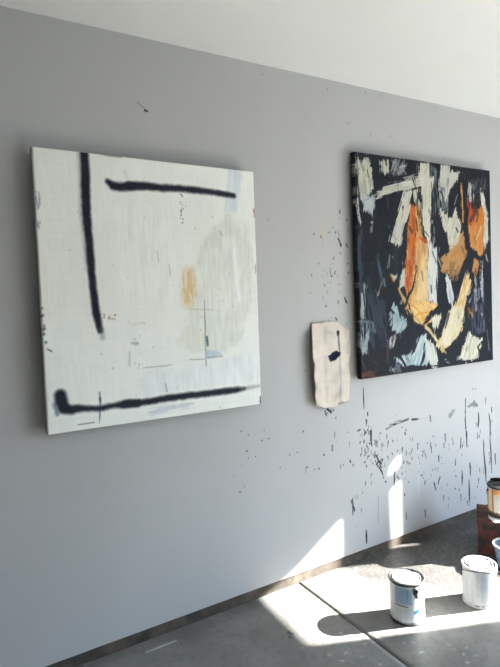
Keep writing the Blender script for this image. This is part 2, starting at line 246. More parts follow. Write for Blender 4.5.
('poly',(98, 106, 114),[[617,1232],[688,1215],[686,948],[631,934]],{'soft':6,'rough':12,'brush':12,'dry':0.52,'ang':88}),
('poly',(96, 106, 106),[[693,1119],[757,1099],[752,964],[696,973]],{'soft':6,'rough':12,'brush':12,'dry':0.45,'ang':85}),
('poly',(92, 100, 110),[[181,63],[319,56],[317,8],[187,10]],{'soft':6,'rough':12,'brush':10,'dry':0.45,'ang':90}),
('poly',(120, 126, 130),[[289,1247],[386,1245],[391,1154],[292,1145]],{'soft':6,'rough':14,'brush':12,'dry':0.5,'ang':95}),
('poly',(110, 74, 44),[[977,1064],[1057,1056],[1073,916],[991,912]],{'soft':6,'rough':12,'brush':12,'dry':0.5,'ang':75}),
('poly',(60, 60, 62),[[981,1178],[1145,1217],[1152,1114],[1017,1079]],{'soft':6,'rough':12,'brush':12,'dry':0.5,'ang':60}),
('poly',(140, 140, 132),[[-16,1205],[28,1210],[43,912],[-1,904]],{'soft':5,'rough':12,'brush':12,'dry':0.62,'ang':90}),
('poly',(132, 104, 66),[[759,655],[883,656],[840,529],[764,543]],{'soft':6,'rough':12,'brush':12,'dry':0.5,'ang':60}),
('stroke',(206, 202, 184),[[654,321],[668,237]],{'w':5,'soft':4,'brush':8,'dry':0.61,'op':0.7}),
('stroke',(110, 124, 130),[[1081,432],[1077,399]],{'w':11,'soft':4,'brush':8,'dry':0.56,'op':0.7}),
('stroke',(34, 38, 44),[[223,355],[245,321]],{'w':7,'soft':4,'brush':8,'dry':0.58,'op':0.85}),
('stroke',(26, 30, 38),[[113,499],[134,476]],{'w':17,'soft':4,'brush':8,'dry':0.6,'op':0.85}),
('stroke',(58, 56, 54),[[166,1046],[187,1014]],{'w':8,'soft':4,'brush':8,'dry':0.59,'op':0.85}),
('stroke',(110, 124, 130),[[727,12],[715,-31]],{'w':19,'soft':4,'brush':8,'dry':0.58,'op':0.7}),
('stroke',(150, 156, 160),[[309,242],[320,183]],{'w':10,'soft':4,'brush':8,'dry':0.66,'op':0.7}),
('stroke',(26, 30, 38),[[505,879],[472,813]],{'w':19,'soft':4,'brush':8,'dry':0.54,'op':0.85}),
('stroke',(34, 38, 44),[[404,580],[426,534]],{'w':6,'soft':4,'brush':8,'dry':0.52,'op':0.85}),
('stroke',(190, 188, 176),[[1119,1070],[1153,986]],{'w':13,'soft':4,'brush':8,'dry':0.67,'op':0.7}),
('stroke',(190, 188, 176),[[239,688],[228,620]],{'w':6,'soft':4,'brush':8,'dry':0.67,'op':0.7}),
('stroke',(60, 70, 82),[[79,833],[66,759]],{'w':13,'soft':4,'brush':8,'dry':0.59,'op':0.7}),
('stroke',(34, 38, 44),[[327,1044],[338,1013]],{'w':7,'soft':4,'brush':8,'dry':0.5,'op':0.85}),
('stroke',(34, 38, 44),[[1147,596],[1154,553]],{'w':12,'soft':4,'brush':8,'dry':0.54,'op':0.85}),
('stroke',(26, 30, 38),[[11,142],[29,90]],{'w':20,'soft':4,'brush':8,'dry':0.56,'op':0.85}),
('stroke',(26, 30, 38),[[91,159],[82,128]],{'w':18,'soft':4,'brush':8,'dry':0.53,'op':0.85}),
('stroke',(84, 100, 108),[[436,-3],[430,-86]],{'w':15,'soft':4,'brush':8,'dry':0.59,'op':0.7}),
('stroke',(206, 202, 184),[[264,679],[283,650]],{'w':19,'soft':4,'brush':8,'dry':0.63,'op':0.7}),
('stroke',(58, 56, 54),[[526,851],[544,811]],{'w':10,'soft':4,'brush':8,'dry':0.58,'op':0.85}),
('stroke',(60, 70, 82),[[850,377],[836,303]],{'w':15,'soft':4,'brush':8,'dry':0.66,'op':0.7}),
('stroke',(110, 124, 130),[[226,42],[212,-36]],{'w':14,'soft':4,'brush':8,'dry':0.55,'op':0.7}),
('stroke',(60, 70, 82),[[587,967],[607,916]],{'w':15,'soft':4,'brush':8,'dry':0.6,'op':0.7}),
('stroke',(110, 124, 130),[[271,833],[296,788]],{'w':18,'soft':4,'brush':8,'dry':0.64,'op':0.7}),
('stroke',(190, 188, 176),[[1112,-10],[1082,-69]],{'w':19,'soft':4,'brush':8,'dry':0.61,'op':0.7}),
('stroke',(206, 202, 184),[[741,347],[760,310]],{'w':13,'soft':4,'brush':8,'dry':0.67,'op':0.7}),
('stroke',(110, 124, 130),[[291,576],[321,536]],{'w':7,'soft':4,'brush':8,'dry':0.61,'op':0.7}),
('stroke',(84, 100, 108),[[714,1015],[678,950]],{'w':20,'soft':4,'brush':8,'dry':0.57,'op':0.7}),
('stroke',(84, 100, 108),[[1035,1183],[1037,1127]],{'w':12,'soft':4,'brush':8,'dry':0.6,'op':0.7}),
('stroke',(34, 38, 44),[[648,523],[608,444]],{'w':19,'soft':4,'brush':8,'dry':0.59,'op':0.85}),
('stroke',(190, 188, 176),[[972,380],[973,291]],{'w':6,'soft':4,'brush':8,'dry':0.62,'op':0.7}),
('stroke',(206, 202, 184),[[330,540],[321,469]],{'w':15,'soft':4,'brush':8,'dry':0.6,'op':0.7}),
('stroke',(206, 202, 184),[[117,525],[143,448]],{'w':6,'soft':4,'brush':8,'dry':0.66,'op':0.7}),
('stroke',(34, 38, 44),[[720,800],[720,719]],{'w':14,'soft':4,'brush':8,'dry':0.59,'op':0.85}),
('stroke',(34, 38, 44),[[379,729],[409,688]],{'w':11,'soft':4,'brush':8,'dry':0.59,'op':0.85}),
('stroke',(150, 156, 160),[[135,527],[118,488]],{'w':10,'soft':4,'brush':8,'dry':0.68,'op':0.7}),
('stroke',(34, 38, 44),[[519,917],[527,887]],{'w':9,'soft':4,'brush':8,'dry':0.5,'op':0.85}),
('stroke',(34, 38, 44),[[123,772],[105,718]],{'w':17,'soft':4,'brush':8,'dry':0.52,'op':0.85}),
('stroke',(84, 100, 108),[[274,1068],[279,1029]],{'w':13,'soft':4,'brush':8,'dry':0.66,'op':0.7}),
('stroke',(58, 56, 54),[[981,89],[963,56]],{'w':10,'soft':4,'brush':8,'dry':0.53,'op':0.85}),
('stroke',(26, 30, 38),[[555,689],[559,620]],{'w':5,'soft':4,'brush':8,'dry':0.56,'op':0.85}),
('stroke',(84, 100, 108),[[765,1165],[758,1129]],{'w':14,'soft':4,'brush':8,'dry':0.64,'op':0.7}),
('stroke',(60, 70, 82),[[1094,432],[1090,351]],{'w':18,'soft':4,'brush':8,'dry':0.58,'op':0.7}),
('stroke',(34, 38, 44),[[269,229],[278,156]],{'w':14,'soft':4,'brush':8,'dry':0.56,'op':0.85}),
('stroke',(34, 38, 44),[[496,885],[520,821]],{'w':13,'soft':4,'brush':8,'dry':0.54,'op':0.85}),
('stroke',(150, 156, 160),[[591,1227],[560,1185]],{'w':15,'soft':4,'brush':8,'dry':0.55,'op':0.7}),
('stroke',(150, 156, 160),[[767,-8],[730,-75]],{'w':8,'soft':4,'brush':8,'dry':0.63,'op':0.7}),
('stroke',(26, 30, 38),[[1090,342],[1123,294]],{'w':8,'soft':4,'brush':8,'dry':0.52,'op':0.85}),
('stroke',(58, 56, 54),[[917,1232],[927,1173]],{'w':6,'soft':4,'brush':8,'dry':0.51,'op':0.85}),
('stroke',(190, 188, 176),[[595,323],[589,291]],{'w':15,'soft':4,'brush':8,'dry':0.61,'op':0.7}),
('stroke',(206, 202, 184),[[341,445],[326,414]],{'w':14,'soft':4,'brush':8,'dry':0.62,'op':0.7}),
('stroke',(190, 188, 176),[[1039,566],[1042,523]],{'w':17,'soft':4,'brush':8,'dry':0.59,'op':0.7}),
('stroke',(110, 124, 130),[[1118,204],[1106,147]],{'w':16,'soft':4,'brush':8,'dry':0.64,'op':0.7}),
('stroke',(26, 30, 38),[[55,440],[59,410]],{'w':11,'soft':4,'brush':8,'dry':0.55,'op':0.85}),
('stroke',(110, 124, 130),[[1134,1196],[1123,1134]],{'w':19,'soft':4,'brush':8,'dry':0.61,'op':0.7}),
('stroke',(26, 30, 38),[[873,300],[869,216]],{'w':7,'soft':4,'brush':8,'dry':0.56,'op':0.85}),
('stroke',(34, 38, 44),[[365,975],[352,915]],{'w':11,'soft':4,'brush':8,'dry':0.57,'op':0.85}),
('stroke',(150, 156, 160),[[366,899],[354,819]],{'w':14,'soft':4,'brush':8,'dry':0.62,'op':0.7}),
('stroke',(26, 30, 38),[[820,784],[796,757]],{'w':12,'soft':4,'brush':8,'dry':0.59,'op':0.85}),
('stroke',(34, 38, 44),[[722,844],[752,802]],{'w':10,'soft':4,'brush':8,'dry':0.55,'op':0.85}),
('stroke',(34, 38, 44),[[166,454],[186,381]],{'w':7,'soft':4,'brush':8,'dry':0.53,'op':0.85}),
('stroke',(26, 30, 38),[[284,1060],[282,1024]],{'w':10,'soft':4,'brush':8,'dry':0.58,'op':0.85}),
('stroke',(26, 30, 38),[[332,1190],[353,1143]],{'w':7,'soft':4,'brush':8,'dry':0.57,'op':0.85}),
('stroke',(150, 156, 160),[[271,424],[251,392]],{'w':14,'soft':4,'brush':8,'dry':0.64,'op':0.7}),
('stroke',(190, 188, 176),[[638,94],[612,30]],{'w':9,'soft':4,'brush':8,'dry':0.65,'op':0.7}),
('stroke',(58, 56, 54),[[803,1094],[834,1030]],{'w':14,'soft':4,'brush':8,'dry':0.57,'op':0.85}),
('stroke',(26, 30, 38),[[261,689],[237,627]],{'w':13,'soft':4,'brush':8,'dry':0.6,'op':0.85}),
('stroke',(34, 38, 44),[[548,837],[575,809]],{'w':6,'soft':4,'brush':8,'dry':0.55,'op':0.85}),
('stroke',(34, 38, 44),[[734,449],[697,377]],{'w':12,'soft':4,'brush':8,'dry':0.56,'op':0.85}),
('stroke',(26, 30, 38),[[971,12],[980,-61]],{'w':13,'soft':4,'brush':8,'dry':0.51,'op':0.85}),
('stroke',(60, 70, 82),[[327,1129],[330,1054]],{'w':8,'soft':4,'brush':8,'dry':0.55,'op':0.7}),
('stroke',(60, 70, 82),[[566,660],[573,613]],{'w':5,'soft':4,'brush':8,'dry':0.65,'op':0.7}),
('stroke',(84, 100, 108),[[728,114],[699,57]],{'w':6,'soft':4,'brush':8,'dry':0.65,'op':0.7}),
('stroke',(26, 30, 38),[[928,900],[906,868]],{'w':17,'soft':4,'brush':8,'dry':0.6,'op':0.85}),
('stroke',(34, 38, 44),[[732,941],[745,902]],{'w':18,'soft':4,'brush':8,'dry':0.59,'op':0.85}),
('stroke',(34, 38, 44),[[36,318],[3,254]],{'w':15,'soft':4,'brush':8,'dry':0.58,'op':0.85}),
('stroke',(60, 70, 82),[[610,718],[640,654]],{'w':6,'soft':4,'brush':8,'dry':0.61,'op':0.7}),
('stroke',(110, 124, 130),[[69,272],[55,233]],{'w':9,'soft':4,'brush':8,'dry':0.64,'op':0.7}),
('stroke',(150, 156, 160),[[298,1182],[266,1125]],{'w':20,'soft':4,'brush':8,'dry':0.66,'op':0.7}),
('stroke',(110, 124, 130),[[456,950],[457,926]],{'w':10,'soft':4,'brush':8,'dry':0.59,'op':0.7}),
('stroke',(206, 202, 184),[[-13,541],[-40,480]],{'w':14,'soft':4,'brush':8,'dry':0.63,'op':0.7}),
('stroke',(34, 38, 44),[[110,320],[98,273]],{'w':19,'soft':4,'brush':8,'dry':0.55,'op':0.85}),
('stroke',(84, 100, 108),[[444,717],[443,638]],{'w':14,'soft':4,'brush':8,'dry':0.56,'op':0.7}),
('stroke',(58, 56, 54),[[915,754],[876,666]],{'w':9,'soft':4,'brush':8,'dry':0.57,'op':0.85}),
('stroke',(58, 56, 54),[[353,687],[337,616]],{'w':10,'soft':4,'brush':8,'dry':0.58,'op':0.85}),
('stroke',(26, 30, 38),[[235,825],[254,746]],{'w':14,'soft':4,'brush':8,'dry':0.54,'op':0.85}),
('stroke',(26, 30, 38),[[105,238],[84,214]],{'w':16,'soft':4,'brush':8,'dry':0.53,'op':0.85}),
('stroke',(206, 202, 184),[[1042,225],[1037,167]],{'w':14,'soft':4,'brush':8,'dry':0.65,'op':0.7}),
('stroke',(84, 100, 108),[[402,1257],[378,1198]],{'w':5,'soft':4,'brush':8,'dry':0.64,'op':0.7}),
('stroke',(84, 100, 108),[[650,625],[661,567]],{'w':20,'soft':4,'brush':8,'dry':0.66,'op':0.7}),
('stroke',(190, 188, 176),[[1051,371],[1074,309]],{'w':19,'soft':4,'brush':8,'dry':0.55,'op':0.7}),
('stroke',(58, 56, 54),[[868,1041],[888,1015]],{'w':14,'soft':4,'brush':8,'dry':0.58,'op':0.85}),
('stroke',(150, 156, 160),[[791,902],[806,861]],{'w':6,'soft':4,'brush':8,'dry':0.56,'op':0.7}),
('stroke',(58, 56, 54),[[1123,925],[1157,848]],{'w':14,'soft':4,'brush':8,'dry':0.52,'op':0.85}),
('stroke',(34, 38, 44),[[517,125],[516,41]],{'w':20,'soft':4,'brush':8,'dry':0.57,'op':0.85}),
('stroke',(190, 188, 176),[[364,324],[374,287]],{'w':11,'soft':4,'brush':8,'dry':0.56,'op':0.7}),
('stroke',(110, 124, 130),[[746,571],[773,522]],{'w':9,'soft':4,'brush':8,'dry':0.65,'op':0.7}),
('stroke',(110, 124, 130),[[910,1217],[902,1187]],{'w':8,'soft':4,'brush':8,'dry':0.56,'op':0.7}),
('stroke',(84, 100, 108),[[579,208],[570,139]],{'w':12,'soft':4,'brush':8,'dry':0.63,'op':0.7}),
('stroke',(34, 38, 44),[[235,743],[221,669]],{'w':5,'soft':4,'brush':8,'dry':0.51,'op':0.85}),
('stroke',(58, 56, 54),[[587,507],[592,471]],{'w':17,'soft':4,'brush':8,'dry':0.53,'op':0.85}),
('stroke',(26, 30, 38),[[30,96],[2,47]],{'w':18,'soft':4,'brush':8,'dry':0.56,'op':0.85}),
('stroke',(150, 156, 160),[[1077,1022],[1073,942]],{'w':5,'soft':4,'brush':8,'dry':0.64,'op':0.7}),
('stroke',(34, 38, 44),[[100,839],[102,775]],{'w':16,'soft':4,'brush':8,'dry':0.58,'op':0.85}),
('stroke',(150, 156, 160),[[887,350],[893,262]],{'w':10,'soft':4,'brush':8,'dry':0.66,'op':0.7}),
('stroke',(26, 30, 38),[[188,857],[215,785]],{'w':9,'soft':4,'brush':8,'dry':0.59,'op':0.85}),
('stroke',(150, 156, 160),[[504,1273],[476,1191]],{'w':12,'soft':4,'brush':8,'dry':0.68,'op':0.7}),
('stroke',(150, 156, 160),[[1110,1243],[1091,1169]],{'w':17,'soft':4,'brush':8,'dry':0.68,'op':0.7}),
('stroke',(58, 56, 54),[[843,1054],[873,1022]],{'w':15,'soft':4,'brush':8,'dry':0.58,'op':0.85}),
('stroke',(26, 30, 38),[[619,909],[617,834]],{'w':8,'soft':4,'brush':8,'dry':0.6,'op':0.85}),
('stroke',(34, 38, 44),[[247,368],[247,289]],{'w':20,'soft':4,'brush':8,'dry':0.55,'op':0.85}),
('stroke',(26, 30, 38),[[363,89],[382,42]],{'w':17,'soft':4,'brush':8,'dry':0.51,'op':0.85}),
('stroke',(150, 156, 160),[[930,1296],[956,1213]],{'w':6,'soft':4,'brush':8,'dry':0.58,'op':0.7}),
('stroke',(58, 56, 54),[[1134,725],[1114,693]],{'w':12,'soft':4,'brush':8,'dry':0.5,'op':0.85}),
('stroke',(60, 70, 82),[[126,311],[150,238]],{'w':15,'soft':4,'brush':8,'dry':0.63,'op':0.7}),
('stroke',(84, 100, 108),[[41,1205],[61,1163]],{'w':19,'soft':4,'brush':8,'dry':0.6,'op':0.7}),
('stroke',(84, 100, 108),[[1154,276],[1177,238]],{'w':18,'soft':4,'brush':8,'dry':0.56,'op':0.7}),
('stroke',(26, 30, 38),[[373,776],[363,745]],{'w':15,'soft':4,'brush':8,'dry':0.51,'op':0.85}),
('stroke',(26, 30, 38),[[153,693],[176,649]],{'w':8,'soft':4,'brush':8,'dry':0.5,'op':0.85}),
('stroke',(190, 188, 176),[[907,3],[885,-30]],{'w':19,'soft':4,'brush':8,'dry':0.55,'op':0.7}),
('stroke',(26, 30, 38),[[171,729],[160,663]],{'w':7,'soft':4,'brush':8,'dry':0.55,'op':0.85}),
('stroke',(34, 38, 44),[[1123,355],[1134,321]],{'w':10,'soft':4,'brush':8,'dry':0.59,'op':0.85}),
('stroke',(150, 156, 160),[[577,716],[549,634]],{'w':13,'soft':4,'brush':8,'dry':0.65,'op':0.7}),
('stroke',(84, 100, 108),[[115,665],[130,642]],{'w':8,'soft':4,'brush':8,'dry':0.64,'op':0.7}),
('stroke',(190, 188, 176),[[232,880],[243,844]],{'w':17,'soft':4,'brush':8,'dry':0.62,'op':0.7}),
('stroke',(34, 38, 44),[[469,1148],[470,1072]],{'w':16,'soft':4,'brush':8,'dry':0.59,'op':0.85}),
('stroke',(26, 30, 38),[[1073,-52],[1108,-93]],{'w':15,'soft':4,'brush':8,'dry':0.51,'op':0.85}),
('stroke',(34, 38, 44),[[189,495],[207,443]],{'w':17,'soft':4,'brush':8,'dry':0.51,'op':0.85}),
('stroke',(150, 156, 160),[[347,649],[343,614]],{'w':16,'soft':4,'brush':8,'dry':0.57,'op':0.7}),
('stroke',(26, 30, 38),[[1013,818],[1009,740]],{'w':16,'soft':4,'brush':8,'dry':0.53,'op':0.85}),
('stroke',(34, 38, 44),[[925,469],[903,404]],{'w':14,'soft':4,'brush':8,'dry':0.59,'op':0.85}),
('stroke',(190, 188, 176),[[1032,169],[1063,103]],{'w':13,'soft':4,'brush':8,'dry':0.55,'op':0.7}),
('stroke',(58, 56, 54),[[4,254],[-27,185]],{'w':11,'soft':4,'brush':8,'dry':0.54,'op':0.85}),
('stroke',(60, 70, 82),[[558,717],[570,661]],{'w':6,'soft':4,'brush':8,'dry':0.64,'op':0.7}),
('stroke',(58, 56, 54),[[96,1159],[117,1104]],{'w':18,'soft':4,'brush':8,'dry':0.6,'op':0.85}),
('stroke',(34, 38, 44),[[749,945],[744,902]],{'w':5,'soft':4,'brush':8,'dry':0.58,'op':0.85}),
('stroke',(34, 38, 44),[[515,118],[494,86]],{'w':10,'soft':4,'brush':8,'dry':0.56,'op':0.85}),
('stroke',(206, 202, 184),[[487,1089],[480,1028]],{'w':15,'soft':4,'brush':8,'dry':0.57,'op':0.7}),
('stroke',(150, 156, 160),[[120,653],[122,605]],{'w':7,'soft':4,'brush':8,'dry':0.58,'op':0.7}),
('stroke',(84, 100, 108),[[509,596],[518,538]],{'w':13,'soft':4,'brush':8,'dry':0.58,'op':0.7}),
('stroke',(58, 56, 54),[[299,496],[320,447]],{'w':9,'soft':4,'brush':8,'dry':0.56,'op':0.85}),
('stroke',(26, 30, 38),[[664,32],[649,-40]],{'w':18,'soft':4,'brush':8,'dry':0.53,'op':0.85}),
('stroke',(190, 188, 176),[[851,1077],[823,1017]],{'w':16,'soft':4,'brush':8,'dry':0.58,'op':0.7}),
('stroke',(34, 38, 44),[[421,859],[434,832]],{'w':20,'soft':4,'brush':8,'dry':0.54,'op':0.85}),
('stroke',(58, 56, 54),[[69,1154],[82,1129]],{'w':11,'soft':4,'brush':8,'dry':0.55,'op':0.85}),
('stroke',(60, 70, 82),[[55,735],[62,683]],{'w':13,'soft':4,'brush':8,'dry':0.67,'op':0.7}),
('stroke',(58, 56, 54),[[1093,691],[1059,615]],{'w':6,'soft':4,'brush':8,'dry':0.57,'op':0.85}),
('stroke',(34, 38, 44),[[723,802],[718,758]],{'w':6,'soft':4,'brush':8,'dry':0.59,'op':0.85}),
('stroke',(60, 70, 82),[[1159,1161],[1132,1121]],{'w':13,'soft':4,'brush':8,'dry':0.57,'op':0.7}),
('stroke',(58, 56, 54),[[8,114],[31,65]],{'w':15,'soft':4,'brush':8,'dry':0.53,'op':0.85}),
('stroke',(26, 30, 38),[[140,485],[151,439]],{'w':7,'soft':4,'brush':8,'dry':0.52,'op':0.85}),
('stroke',(26, 30, 38),[[745,334],[714,248]],{'w':15,'soft':4,'brush':8,'dry':0.57,'op':0.85}),
('stroke',(190, 188, 176),[[246,687],[242,618]],{'w':14,'soft':4,'brush':8,'dry':0.58,'op':0.7}),
('stroke',(190, 188, 176),[[377,1202],[393,1174]],{'w':14,'soft':4,'brush':8,'dry':0.61,'op':0.7}),
('stroke',(150, 156, 160),[[930,121],[937,56]],{'w':18,'soft':4,'brush':8,'dry':0.57,'op':0.7}),
('stroke',(60, 70, 82),[[430,751],[439,720]],{'w':5,'soft':4,'brush':8,'dry':0.61,'op':0.7}),
('stroke',(58, 56, 54),[[115,74],[133,33]],{'w':15,'soft':4,'brush':8,'dry':0.53,'op':0.85}),
('stroke',(110, 124, 130),[[803,636],[824,572]],{'w':14,'soft':4,'brush':8,'dry':0.63,'op':0.7}),
('stroke',(26, 30, 38),[[565,665],[544,618]],{'w':12,'soft':4,'brush':8,'dry':0.51,'op':0.85}),
('stroke',(60, 70, 82),[[160,57],[179,18]],{'w':7,'soft':4,'brush':8,'dry':0.6,'op':0.7}),
('stroke',(150, 156, 160),[[970,440],[948,402]],{'w':16,'soft':4,'brush':8,'dry':0.62,'op':0.7}),
('stroke',(84, 100, 108),[[452,889],[457,844]],{'w':17,'soft':4,'brush':8,'dry':0.64,'op':0.7}),
('stroke',(26, 30, 38),[[1015,600],[1010,547]],{'w':16,'soft':4,'brush':8,'dry':0.51,'op':0.85}),
('stroke',(150, 156, 160),[[472,721],[471,669]],{'w':17,'soft':4,'brush':8,'dry':0.64,'op':0.7}),
('stroke',(206, 202, 184),[[655,688],[683,627]],{'w':8,'soft':4,'brush':8,'dry':0.63,'op':0.7}),
('stroke',(206, 202, 184),[[452,639],[429,574]],{'w':11,'soft':4,'brush':8,'dry':0.56,'op':0.7}),
('stroke',(34, 38, 44),[[232,1248],[244,1210]],{'w':11,'soft':4,'brush':8,'dry':0.58,'op':0.85}),
('stroke',(26, 30, 38),[[101,782],[124,753]],{'w':11,'soft':4,'brush':8,'dry':0.5,'op':0.85}),
('stroke',(150, 156, 160),[[452,297],[461,221]],{'w':18,'soft':4,'brush':8,'dry':0.67,'op':0.7}),
('stroke',(60, 70, 82),[[887,758],[915,691]],{'w':16,'soft':4,'brush':8,'dry':0.65,'op':0.7}),
('stroke',(206, 202, 184),[[181,541],[150,470]],{'w':20,'soft':4,'brush':8,'dry':0.57,'op':0.7}),
('stroke',(26, 30, 38),[[668,365],[675,289]],{'w':5,'soft':4,'brush':8,'dry':0.51,'op':0.85}),
('stroke',(34, 38, 44),[[452,1143],[481,1090]],{'w':16,'soft':4,'brush':8,'dry':0.59,'op':0.85}),
('stroke',(84, 100, 108),[[510,813],[499,746]],{'w':9,'soft':4,'brush':8,'dry':0.62,'op':0.7}),
('stroke',(206, 202, 184),[[1017,881],[1006,828]],{'w':12,'soft':4,'brush':8,'dry':0.66,'op':0.7}),
('stroke',(110, 124, 130),[[226,894],[227,867]],{'w':6,'soft':4,'brush':8,'dry':0.64,'op':0.7}),
('stroke',(26, 30, 38),[[328,1163],[317,1129]],{'w':10,'soft':4,'brush':8,'dry':0.57,'op':0.85}),
('stroke',(58, 56, 54),[[102,619],[125,560]],{'w':6,'soft':4,'brush':8,'dry':0.55,'op':0.85}),
('stroke',(58, 56, 54),[[1013,1036],[1021,984]],{'w':6,'soft':4,'brush':8,'dry':0.57,'op':0.85}),
('stroke',(34, 38, 44),[[241,900],[267,861]],{'w':11,'soft':4,'brush':8,'dry':0.52,'op':0.85}),
('stroke',(150, 156, 160),[[674,743],[660,665]],{'w':12,'soft':4,'brush':8,'dry':0.56,'op':0.7}),
('stroke',(150, 156, 160),[[984,881],[1012,827]],{'w':14,'soft':4,'brush':8,'dry':0.67,'op':0.7}),
('stroke',(150, 156, 160),[[303,692],[302,639]],{'w':18,'soft':4,'brush':8,'dry':0.62,'op':0.7}),
('stroke',(110, 124, 130),[[453,441],[446,393]],{'w':6,'soft':4,'brush':8,'dry':0.59,'op':0.7}),
('stroke',(26, 30, 38),[[1,299],[-26,227]],{'w':12,'soft':4,'brush':8,'dry':0.57,'op':0.85}),
('stroke',(150, 156, 160),[[42,1105],[13,1032]],{'w':9,'soft':4,'brush':8,'dry':0.59,'op':0.7}),
('stroke',(58, 56, 54),[[453,983],[464,943]],{'w':15,'soft':4,'brush':8,'dry':0.55,'op':0.85}),
('stroke',(84, 100, 108),[[947,167],[918,88]],{'w':20,'soft':4,'brush':8,'dry':0.66,'op':0.7}),
('stroke',(58, 56, 54),[[71,717],[58,643]],{'w':19,'soft':4,'brush':8,'dry':0.54,'op':0.85}),
('stroke',(34, 38, 44),[[944,-52],[960,-129]],{'w':10,'soft':4,'brush':8,'dry':0.52,'op':0.85}),
('stroke',(110, 124, 130),[[1168,1335],[1141,1287]],{'w':12,'soft':4,'brush':8,'dry':0.63,'op':0.7}),
('stroke',(26, 30, 38),[[476,916],[484,844]],{'w':15,'soft':4,'brush':8,'dry':0.59,'op':0.85}),
('stroke',(34, 38, 44),[[746,1271],[714,1210]],{'w':14,'soft':4,'brush':8,'dry':0.52,'op':0.85}),
('stroke',(26, 30, 38),[[1097,1279],[1097,1236]],{'w':19,'soft':4,'brush':8,'dry':0.6,'op':0.85}),
('stroke',(26, 30, 38),[[334,874],[346,851]],{'w':7,'soft':4,'brush':8,'dry':0.57,'op':0.85}),
('stroke',(206, 202, 184),[[77,157],[98,89]],{'w':19,'soft':4,'brush':8,'dry':0.66,'op':0.7}),
('stroke',(26, 30, 38),[[882,976],[847,933]],{'w':9,'soft':4,'brush':8,'dry':0.6,'op':0.85}),
('stroke',(58, 56, 54),[[930,272],[894,234]],{'w':16,'soft':4,'brush':8,'dry':0.59,'op':0.85}),
('stroke',(190, 188, 176),[[592,795],[558,753]],{'w':5,'soft':4,'brush':8,'dry':0.57,'op':0.7}),
('stroke',(26, 30, 38),[[794,64],[801,22]],{'w':18,'soft':4,'brush':8,'dry':0.57,'op':0.85}),
('stroke',(58, 56, 54),[[638,876],[646,833]],{'w':9,'soft':4,'brush':8,'dry':0.51,'op':0.85}),
('stroke',(26, 30, 38),[[-17,541],[-29,519]],{'w':9,'soft':4,'brush':8,'dry':0.54,'op':0.85}),
('stroke',(110, 124, 130),[[710,1017],[728,985]],{'w':7,'soft':4,'brush':8,'dry':0.63,'op':0.7}),
('stroke',(58, 56, 54),[[757,329],[764,248]],{'w':9,'soft':4,'brush':8,'dry':0.56,'op':0.85}),
('stroke',(206, 202, 184),[[610,245],[617,178]],{'w':12,'soft':4,'brush':8,'dry':0.62,'op':0.7}),
('stroke',(190, 188, 176),[[954,916],[964,852]],{'w':11,'soft':4,'brush':8,'dry':0.66,'op':0.7}),
('stroke',(58, 56, 54),[[957,496],[959,458]],{'w':8,'soft':4,'brush':8,'dry':0.51,'op':0.85}),
('stroke',(34, 38, 44),[[1091,1312],[1051,1264]],{'w':16,'soft':4,'brush':8,'dry':0.53,'op':0.85}),
('stroke',(110, 124, 130),[[939,958],[907,912]],{'w':5,'soft':4,'brush':8,'dry':0.58,'op':0.7}),
('stroke',(34, 38, 44),[[248,148],[245,110]],{'w':20,'soft':4,'brush':8,'dry':0.54,'op':0.85}),
('stroke',(84, 100, 108),[[992,-42],[1031,-76]],{'w':14,'soft':4,'brush':8,'dry':0.56,'op':0.7}),
('stroke',(164, 172, 172),[[5,240],[9,162]],{'w':14,'soft':6,'brush':8,'dry':0.5}),
('stroke',(164, 172, 172),[[-8,233],[-5,154]],{'w':14,'soft':6,'brush':8,'dry':0.5}),
('stroke',(164, 172, 172),[[-4,259],[-1,180]],{'w':14,'soft':6,'brush':8,'dry':0.5}),
('stroke',(164, 172, 172),[[13,237],[17,158]],{'w':14,'soft':6,'brush':8,'dry':0.5}),
('stroke',(164, 172, 172),[[35,220],[39,141]],{'w':14,'soft':6,'brush':8,'dry':0.5}),
('stroke',(164, 172, 172),[[19,223],[23,144]],{'w':14,'soft':6,'brush':8,'dry':0.5}),
('stroke',(164, 172, 172),[[-15,261],[-11,182]],{'w':14,'soft':6,'brush':8,'dry':0.5}),
('stroke',(164, 172, 172),[[24,474],[28,396]],{'w':14,'soft':6,'brush':8,'dry':0.5}),
('stroke',(164, 172, 172),[[31,409],[35,331]],{'w':14,'soft':6,'brush':8,'dry':0.5})]
